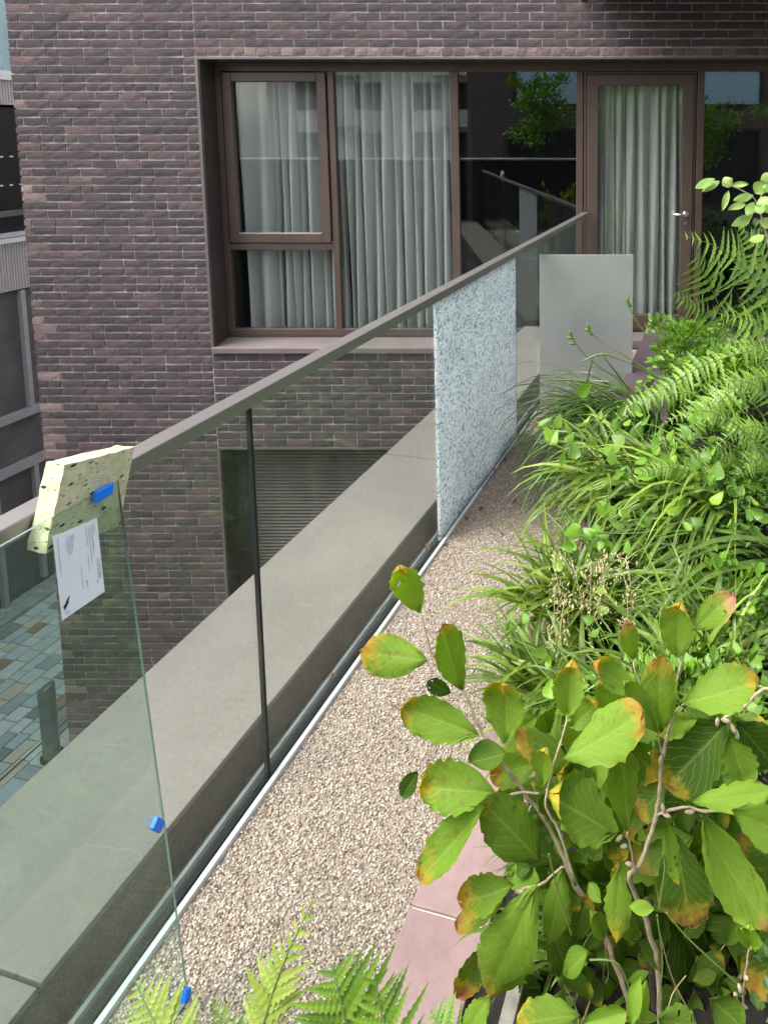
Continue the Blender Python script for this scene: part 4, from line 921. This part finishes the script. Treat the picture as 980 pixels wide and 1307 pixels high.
# ---- bright bushy plant beside the purple slab
def leaf_cloud(name, label, cat, c, rad, n, lsize, mat, seed, group=None, stems=6, ground=.2):
    r = random.Random(seed); t_ = thing(name, label, cat, (c[0], c[1], ground), group); mb = MB(); C0 = Vector(c)
    cl = [Vector((r.gauss(0, .5)*rad[0], r.gauss(0, .5)*rad[1], r.gauss(0, .5)*rad[2])) for _ in range(26)]
    for i in range(n):
        q = r.choice(cl)+Vector((r.gauss(0, .16)*rad[0], r.gauss(0, .16)*rad[1], r.gauss(0, .14)*rad[2]))
        p = C0+q; dr = (q+Vector((r.gauss(0, .3), r.gauss(0, .3), r.gauss(.1, .3)))*rad[0]).normalized(); l = lsize*r.uniform(.6, 1.3)
        nr = (EZ*.8+Vector((r.gauss(0, .5), r.gauss(0, .5), 0))).normalized(); s_ = dr.cross(nr)
        if s_.length < 1e-3: continue
        s_.normalize(); w = l*.3; nr = s_.cross(dr)
        mb.add([p, p+dr*l*.35+s_*w+nr*w*.3, p+dr*l*.75+s_*w*.7, p+dr*l, p+dr*l*.75-s_*w*.7, p+dr*l*.35-s_*w+nr*w*.3], [(0, 1, 2, 3), (0, 3, 4, 5)])
    mb.build('foliage', mat, t_)
    for k in range(stems):
        sb = MB(); q = r.choice(cl); sb.tube(smooth_path([(c[0]+r.gauss(0, .03), c[1]+r.gauss(0, .03), ground), C0+q*.5-EZ*.05, C0+q], 3), .003, 4); sb.build('stem', M['stem_green'], t_)
    return t_
P = at(872, 455, 4.0); leaf_cloud('bushy_plant', 'bright green bushy plant beside the dark purple slab', 'plant', tuple(P), (.22, .2, .2), 1500, .038, M['bush'], 51)
P = at(935, 480, 3.6); leaf_cloud('bushy_plant', 'leafy green plant under the feathery fern fronds', 'plant', tuple(P), (.28, .3, .2), 1500, .05, M['bush'], 52)
P = at(940, 400, 4.6); leaf_cloud('bushy_plant', 'dark leafy shrub behind the ferns by the window', 'plant', (P.x+.3, P.y, P.z-.1), (.4, .5, .35), 1600, .06, M['cover'], 53)
P = at(935, 760, 2.2); leaf_cloud('bushy_plant', 'small bright leaved plant beside the glossy strap leaves', 'plant', (P.x, P.y, P.z-.05), (.16, .16, .1), 420, .04, M['bush'], 54)
P = at(850, 600, 2.95); leaf_cloud('bushy_plant', 'low leafy plant under the vine in the middle of the planter', 'plant', (P.x+.1, P.y, P.z-.16), (.2, .2, .09), 600, .034, M['bush'], 55)
P = at(950, 570, 2.9); leaf_cloud('bushy_plant', 'leafy plant among the fern fronds at the planter right side', 'plant', (P.x, P.y, P.z-.16), (.3, .25, .13), 1000, .04, M['bush'], 56)
P = at(800, 690, 2.55); leaf_cloud('bushy_plant', 'short leafy plant behind the cream seed heads', 'plant', (P.x, P.y, P.z-.1), (.18, .16, .08), 450, .034, M['bush'], 57)
P = at(880, 900, 1.75); leaf_cloud('bushy_plant', 'green leafy filler plant behind the forked shrub twig', 'plant', (P.x, P.y, P.z-.06), (.25, .2, .1), 900, .04, M['bush'], 58)
P = at(840, 1180, 1.45); leaf_cloud('bushy_plant', 'low leafy plant around the foot of the yellowing shrub', 'plant', (P.x+.02, P.y, P.z-.04), (.2, .16, .1), 800, .036, M['cover'], 59)
# ---- budded stalks
ls = thing('budded_stalks', 'thin green stalks with drooping buds in front of the metal sheet', 'plant', tuple(at(846, 500, 3.6)))
for pts, Y in (([(800,500),(784,482),(748,455),(729,430)], 3.7), ([(870,510),(846,486),(802,457),(766,435),(750,421)], 3.6), ([(860,470),(835,439),(813,412),(800,386)], 3.75)):
    mb = MB(); p3 = smooth_path([at(x, y, Y) for x, y in pts], 4); mb.tube(p3, .0035, 5); mb.build('stalk', M['stem_green'], ls)
    e_ = p3[-1]; d2 = (p3[-1]-p3[-4]).normalized()
    for k in range(3):
        mb = MB(); o_ = e_-d2*.02*k+Vector((rv.gauss(0, .006), 0, rv.gauss(0, .006))); q = (d2+Vector((rv.gauss(0, .4), 0, rv.gauss(0, .4)))).normalized()
        mb.tube([o_-q*.002, o_+q*.012, o_+q*.03, o_+q*.042], [.002, .0085, .007, .001], 7); mb.build('bud', M['bush'], ls, smooth=True)
mb = MB()
for pts, Y in (([(742,462),(768,452),(800,462)], 3.65), ([(800,462),(850,488),(905,515)], 3.6), ([(770,455),(800,495),(812,520)], 3.65), ([(690,486),(740,486),(800,500)], 3.7), ([(757,455),(748,490),(745,520)], 3.7)):
    p3 = smooth_path([at(x, y, Y) for x, y in pts], 4); mb.tube(p3, [.002+.004*math.sin(math.pi*i/(len(p3)-1)) for i in range(len(p3))], 4)
mb.build('leaf', M['grass_lt'], ls)

# ---- ground cover filling the bed
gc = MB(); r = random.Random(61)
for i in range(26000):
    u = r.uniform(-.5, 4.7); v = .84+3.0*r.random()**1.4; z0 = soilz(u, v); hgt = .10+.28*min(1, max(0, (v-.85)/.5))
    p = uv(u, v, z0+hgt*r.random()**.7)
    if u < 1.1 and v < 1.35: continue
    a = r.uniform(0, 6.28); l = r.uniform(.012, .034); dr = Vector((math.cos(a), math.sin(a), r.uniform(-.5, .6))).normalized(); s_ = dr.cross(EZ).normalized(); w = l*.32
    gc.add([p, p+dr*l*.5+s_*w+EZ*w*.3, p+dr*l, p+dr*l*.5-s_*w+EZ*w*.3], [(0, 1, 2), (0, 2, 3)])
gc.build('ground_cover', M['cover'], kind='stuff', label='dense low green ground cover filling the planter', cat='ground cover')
# dead brown leaves swept against the edge trim
for i, (x, y) in enumerate(((560, 685), (553, 692), (600, 620), (640, 575), (506, 745), (566, 690), (632, 600), (548, 702), (645, 590), (510, 752), (618, 612), (430, 860), (655, 640), (640, 680), (598, 660), (610, 650))):
    p = atz(x, y, .008); a = R.uniform(0, 6.28); t2 = p+Vector((math.cos(a), math.sin(a), .25))*R.uniform(.018, .042)
    o = put_leaf(None, p, t2, .018, M['dry'], 'oval', 3000+i, R.uniform(-.8, .8), name='dead_leaf', nu=6, nv=4, lift=1)
    tag(o, 'small dead brown leaf lying on the gravel path', 'dead leaf', 'dead leaves on the gravel path')

# ================================================================== COURTYARD AND FAR BUILDING
ZC = -5.5
g = MB(); g.box((-40, -10, ZC-.4), (30, 60, ZC-.03)); g.build('courtyard_ground', M['mortar'], kind='structure')
pv1, pv2 = atz(0, 997, ZC), atz(61, 942, ZC); PD = (pv2-pv1); PD.z = 0; PD.normalize(); PNn = Vector((-PD.y, PD.x, 0))
pav = thing('courtyard_paving', 'courtyard of mixed blue grey and brown stone setts far below', 'paving', tuple(pv1))
vars_ = []
for i in range(10):
    r = random.Random(400+i); j = lambda: r.uniform(-.006, .006); z = [0, 0, 0, 0]
    vs = [(-.5+j(), -.5+j(), 0), (.5+j(), -.5+j(), 0), (.5+j(), .5+j(), 0), (-.5+j(), .5+j(), 0)]
    vs = [(x, y, -.03) for x, y, _ in vs]+[(x*.99, y*.99, -.006) for x, y, _ in vs]+[(x*.955, y*.955, r.uniform(-.001, .001)) for x, y, _ in vs]
    fs = [(a, (a+1) % 4, 4+(a+1) % 4, 4+a) for a in range(4)]+[(4+a, 4+(a+1) % 4, 8+(a+1) % 4, 8+a) for a in range(4)]+[(8, 9, 10, 11)]
    vars_.append((vs, fs))
pm = []
for vs, fs in vars_:
    me = bpy.data.meshes.new('sett'); me.from_pydata(vs, [], fs); me.materials.append(M['paver']); pm.append(me)
cand = []; v = -9.0; r = random.Random(8)
def inview(p):
    d = p-O; zc = d.y*cT-d.z*sT
    if zc <= 0: return False
    X = 715+900*d.x/zc; Y = 272-900*(d.y*sT+d.z*cT)/zc
    return -12 < X < 92 and 735 < Y < 1010
while v < 9:
    wv = r.choice((.17, .20, .23)); u = -9.0-r.random()*.3
    while u < 9:
        lu = r.choice((.17, .22, .27, .32)); cand.append((pv1+PD*(u+lu/2)+PNn*(v+wv/2), lu-.012, wv-.012)); u += lu
    v += wv
ang = math.atan2(PD.y, PD.x); fr_ = MB(); n_ = 0
for p, lu, wv in cand:
    k = r.randrange(10)
    if inview(p) and n_ < 300:
        o = link('sett', pm[k], pav); o.location = (p.x, p.y, ZC+r.uniform(-.003, .003)); o.rotation_euler = (0, 0, ang); o.scale = (lu, wv, 1); n_ += 1
    else:
        vs, fs = vars_[k]; fr_.add([p+PD*(x*lu)+PNn*(y*wv)+EZ*z for x, y, z in vs], fs)
fr_.build('sett', M['paver_far'], pav, kind='stuff')
k = MB(); a_, b_ = pv1-PD*6, pv1+PD*8
k.add([a_+EZ*.006-PNn*.012, b_+EZ*.006-PNn*.012, b_+EZ*.006+PNn*.012, a_+EZ*.006+PNn*.012], [(0, 1, 2, 3)]); k.build('drain_slot', M['dark'], pav)
# bollard
bp = atz(67, 966, ZC); bo = thing('bollard', 'grey steel bollard standing at the corner of the brick building', 'bollard', tuple(bp))
mb = MB(); n = 20; rad = .088; vs = []
for i in range(n):
    w = 2*math.pi*i/n; c, s_ = math.cos(w), math.sin(w)
    vs += [(bp.x+c*rad, bp.y+s_*rad, ZC), (bp.x+c*rad, bp.y+s_*rad, ZC+.90+.05*c), (bp.x+c*rad*.86, bp.y+s_*rad*.86, ZC+.915+.045*c)]
fs = []
for i in range(n):
    a, b = i*3, ((i+1) % n)*3; fs += [(a, b, b+1, a+1), (a+1, b+1, b+2, a+2)]
fs.append(tuple(i*3+2 for i in range(n))); mb.add(vs, fs); mb.build('post', M['steel_far'], bo)
mb = MB(); mb.tube([(bp.x, bp.y, ZC-.001), (bp.x, bp.y, ZC+.03)], .12, 16); mb.build('base_flange', M['dark'], bo)

# far building: a facade parallel to the balustrade
fb0 = (atz(7, 782, ZC)+atz(68, 739, ZC))/2
def fz(y, x=20): return atp(x, y, fb0, EV).z
def fu(x, y): return (atp(x, y, fb0, EV)-fb0).dot(EU)
def ff(u, n, z): return fb0+EU*u+EV*n+EZ*(z-fb0.z)
fbd = thing('grey_clad_building', 'grey ribbed metal and charcoal clad building across the courtyard', 'building', tuple(fb0))
U0, U1 = -14, 9
mb = MB(); mb.box((U0, -4, ZC), (U1, -.9, 6.5), fr=ff); mb.box((U0, -.9, fz(134)+.02), (U1, -.02, fz(102)-.02), fr=ff); mb.box((U0, -.9, fz(370)+.02), (U1, -.02, fz(310)-.02), fr=ff)
mb.box((U0, -.9, ZC), (U1, -.06, fz(372)), fr=ff); mb.box((U0, -.9, fz(-130)), (U1, -.02, 6.5), fr=ff); mb.build('wall', M['cladding'], fbd)
def corr(z0, z1):
    mb = MB(); vs = []; n = 0; u = U0; i = 0
    while u < U1: 
        d_ = .02 if i % 2 else 0; vs += [ff(u, d_, z0), ff(u, d_, z1), ff(u+.016, d_, z0), ff(u+.016, d_, z1)]; u += .022; i += 1
    n = len(vs)//2; mb.add(vs, [(2*k, 2*k+2, 2*k+3, 2*k+1) for k in range(n-1)]); mb.build('ribbed_panel', M['grey_metal'], fbd)
corr(fz(134), fz(103)); corr(fz(370), fz(309)); 
mb = MB(); mb.box((U0, -.02, fz(308)), (U1, .10, fz(302)), fr=ff); mb.box((U0, -.9, fz(302)-.02), (U1, .06, fz(302)), fr=ff); mb.build('sill', M['frame_white'], fbd)
mb = MB(); mb.box((U0, -.1, fz(103)), (U1, .08, fz(96)), fr=ff); mb.build('sill', M['frame_white'], fbd)
# upper window with blue curtain
ux = fu(22, 50)
wn_ = MB(); zt_, zb_ = fz(-125), fz(96)
wn_.box((ux-.02, -.1, zb_), (ux+.10, 0, zt_), fr=ff); wn_.box((ux-2.6, -.1, zb_), (ux-2.5, 0, zt_), fr=ff); wn_.box((ux-2.5, -.1, zb_), (ux-.02, 0, zb_+.06), fr=ff)
w_ = wn_.build('window', M['frame_white'], fbd)
mb = MB(); mb.box((ux-2.5, -.06, zb_+.06), (ux-.02, -.05, zt_), fr=ff); mb.build('pane', M['win'], w_)
mb = MB(); vs = []
for i in range(80):
    u = ux-2.5+2.48*i/79; n = -.12+.03*math.sin(i*.9); vs += [ff(u, n, zb_), ff(u, n, zt_)]
mb.add(vs, [(2*i, 2*i+2, 2*i+3, 2*i+1) for i in range(79)]); o = mb.build('curtain', M['blue_curtain'], smooth=True); tag(o, 'pale blue curtain in the far window at the upper left', 'curtain')
mb = MB(); mb.box((ux+.2, -.1, zb_), (U1, -.05, zt_), fr=ff); mb.build('panel', M['cladding'], fbd)
# dark recess with glazing and rows of pale blocks standing for reflected lights
mb = MB(); mb.box((U0, -.55, fz(300)), (U1, -.54, fz(136)), fr=ff); mb.build('pane', simple('dark_glazing', (.008, .008, .01), .15, bump=0), fbd)
mb = MB()
for yy in (201, 239):
    zz = fz(yy); u = fu(-6, yy)
    while u < 6: mb.box((u, -.537, zz-.012), (u+.05, -.52, zz+.012), fr=ff); u += .16
mb.build('light_dots', M['frame_white'], fbd, kind='stuff')
mb = MB(); mb.box((U0, -.5, fz(280)), (U1, -.46, fz(272)), fr=ff); mb.build('guard_rail', M['cladding'], fbd)
# lower cladding with rails and posts
mb = MB()
for ya, yb in ((537, 527), (604, 593)): mb.box((U0, -.06, fz(ya)), (U1, .03, fz(yb)), fr=ff)
mb.build('cladding_rail', M['clad_rail'], fbd)
for xa, ya, za, zb2 in ((35, 450, 372, 527), (46, 600, 604, 760), (4, 720, 604, 778)):
    u = fu(xa, ya); mb = MB(); mb.box((u-.035, -.06, fz(zb2)), (u+.035, .025, fz(za)), fr=ff); mb.build('post', M['clad_rail'], fbd)
mb = MB(); mb.box((U0, -.06, ZC-.05), (U1, .32, ZC+.05), fr=ff); mb.build('kerb', M['channel'], fbd)

# ================================================================== WHAT THE WINDOWS MIRROR (behind the camera)
tw_ = thing('terrace_wall', 'black terrace wall with pale coping across the terrace end', 'wall', (-1, -1.6, 0))
mb = MB(); mb.box((-9, -1.9, -5.5), (.9, -1.6, 1.33)); mb.build('wall_body', M['render_dark'], tw_)
mb = MB(); mb.box((-9, -1.92, 1.331), (.9, -1.57, 1.37)); mb.build('coping', M['frame_white'], tw_)
rb_ = thing('rear_brick_building', 'dark brick building facing the terrace with curtained windows', 'building', (2, -7, -5.5))
bt = NT('rear_brick'); btx = bt.n('TexBrick', i_Scale=1.0); btx.inputs['Color1'].default_value = (.10, .08, .085, 1); btx.inputs['Color2'].default_value = (.13, .09, .09, 1); btx.inputs['Mortar'].default_value = (.25, .22, .22, 1)
btx.inputs['Brick Width'].default_value = .21; btx.inputs['Row Height'].default_value = .085; btx.inputs['Mortar Size'].default_value = .01
tcn = bt.n('TexCoord'); mpn = bt.n('Mapping'); mpn.inputs['Rotation'].default_value = (math.pi/2, 0, 0); bt.l(tcn.outputs['Object'], mpn.inputs[0]); bt.l(mpn.outputs[0], btx.inputs['Vector']); bt.l(btx.outputs['Color'], bt.b.inputs['Base Color']); bt.b.inputs['Roughness'].default_value = .9
mb = MB(); mb.box((-2.6, -12, -5.5), (12, -7, 7.5)); mb.build('wall', bt.mat, rb_)
for x0, x1, z0, z1 in ((-1.3, .6, 2.6, 4.6), (3.2, 5.6, 2.6, 4.8), (3.2, 5.6, -.2, 2.0), (-1.5, 1.2, -1.0, 2.0), (6.8, 9, 2.6, 4.8)):
    mb = MB(); rect_frame(mb, x0, x1, z0, z1, .08, -6.99, -6.93); w_ = mb.build('window', M['bronze_dark'], rb_)
    mb = MB(); mb.box((x0+.08, -6.985, z0+.08), (x1-.08, -6.98, z1-.08)); mb.build('curtain_panel' if z0 > 2 else 'pane', M['blue_curtain'] if z0 > 2 else M['dark'], w_)
wb = thing('white_apartment_block', 'white apartment block with projecting balconies beyond the courtyard', 'building', (-9, -26, -5.5))
mb = MB(); mb.box((-16, -32, -5.5), (-3.8, -26, 9)); mb.build('wall', M['render_white'], wb)
for k in range(5):
    z = -3.2+k*2.7
    for x in (-14.4, -11.2, -8.0, -5.6):
        mb = MB(); mb.box((x, -25.99, z+.9), (x+1.5, -25.95, z+2.4)); mb.build('window', M['dark'], wb)
    for x in (-12.9, -7.0):
        mb = MB(); mb.box((x, -25.99, z), (x+2.3, -24.8, z+.9)); mb.build('balcony', M['render_white'], wb)
for k, (x, y, z, s_) in enumerate(((1.0, -2.3, 2.1, .75), (1.9, -2.6, 2.7, .95), (2.9, -1.8, 1.7, .8), (-.45, -2.5, 2.35, .6))):
    leaf_cloud('tall_bush', ('loose green bush beside the terrace wall', 'tall green bush behind the terrace', 'low green bush at the planter end', 'green bush rising behind the black terrace wall')[k], 'bush', (x, y, z), (s_, s_, s_), 2600, .08, M['bush'], 70+k, ground=.1)
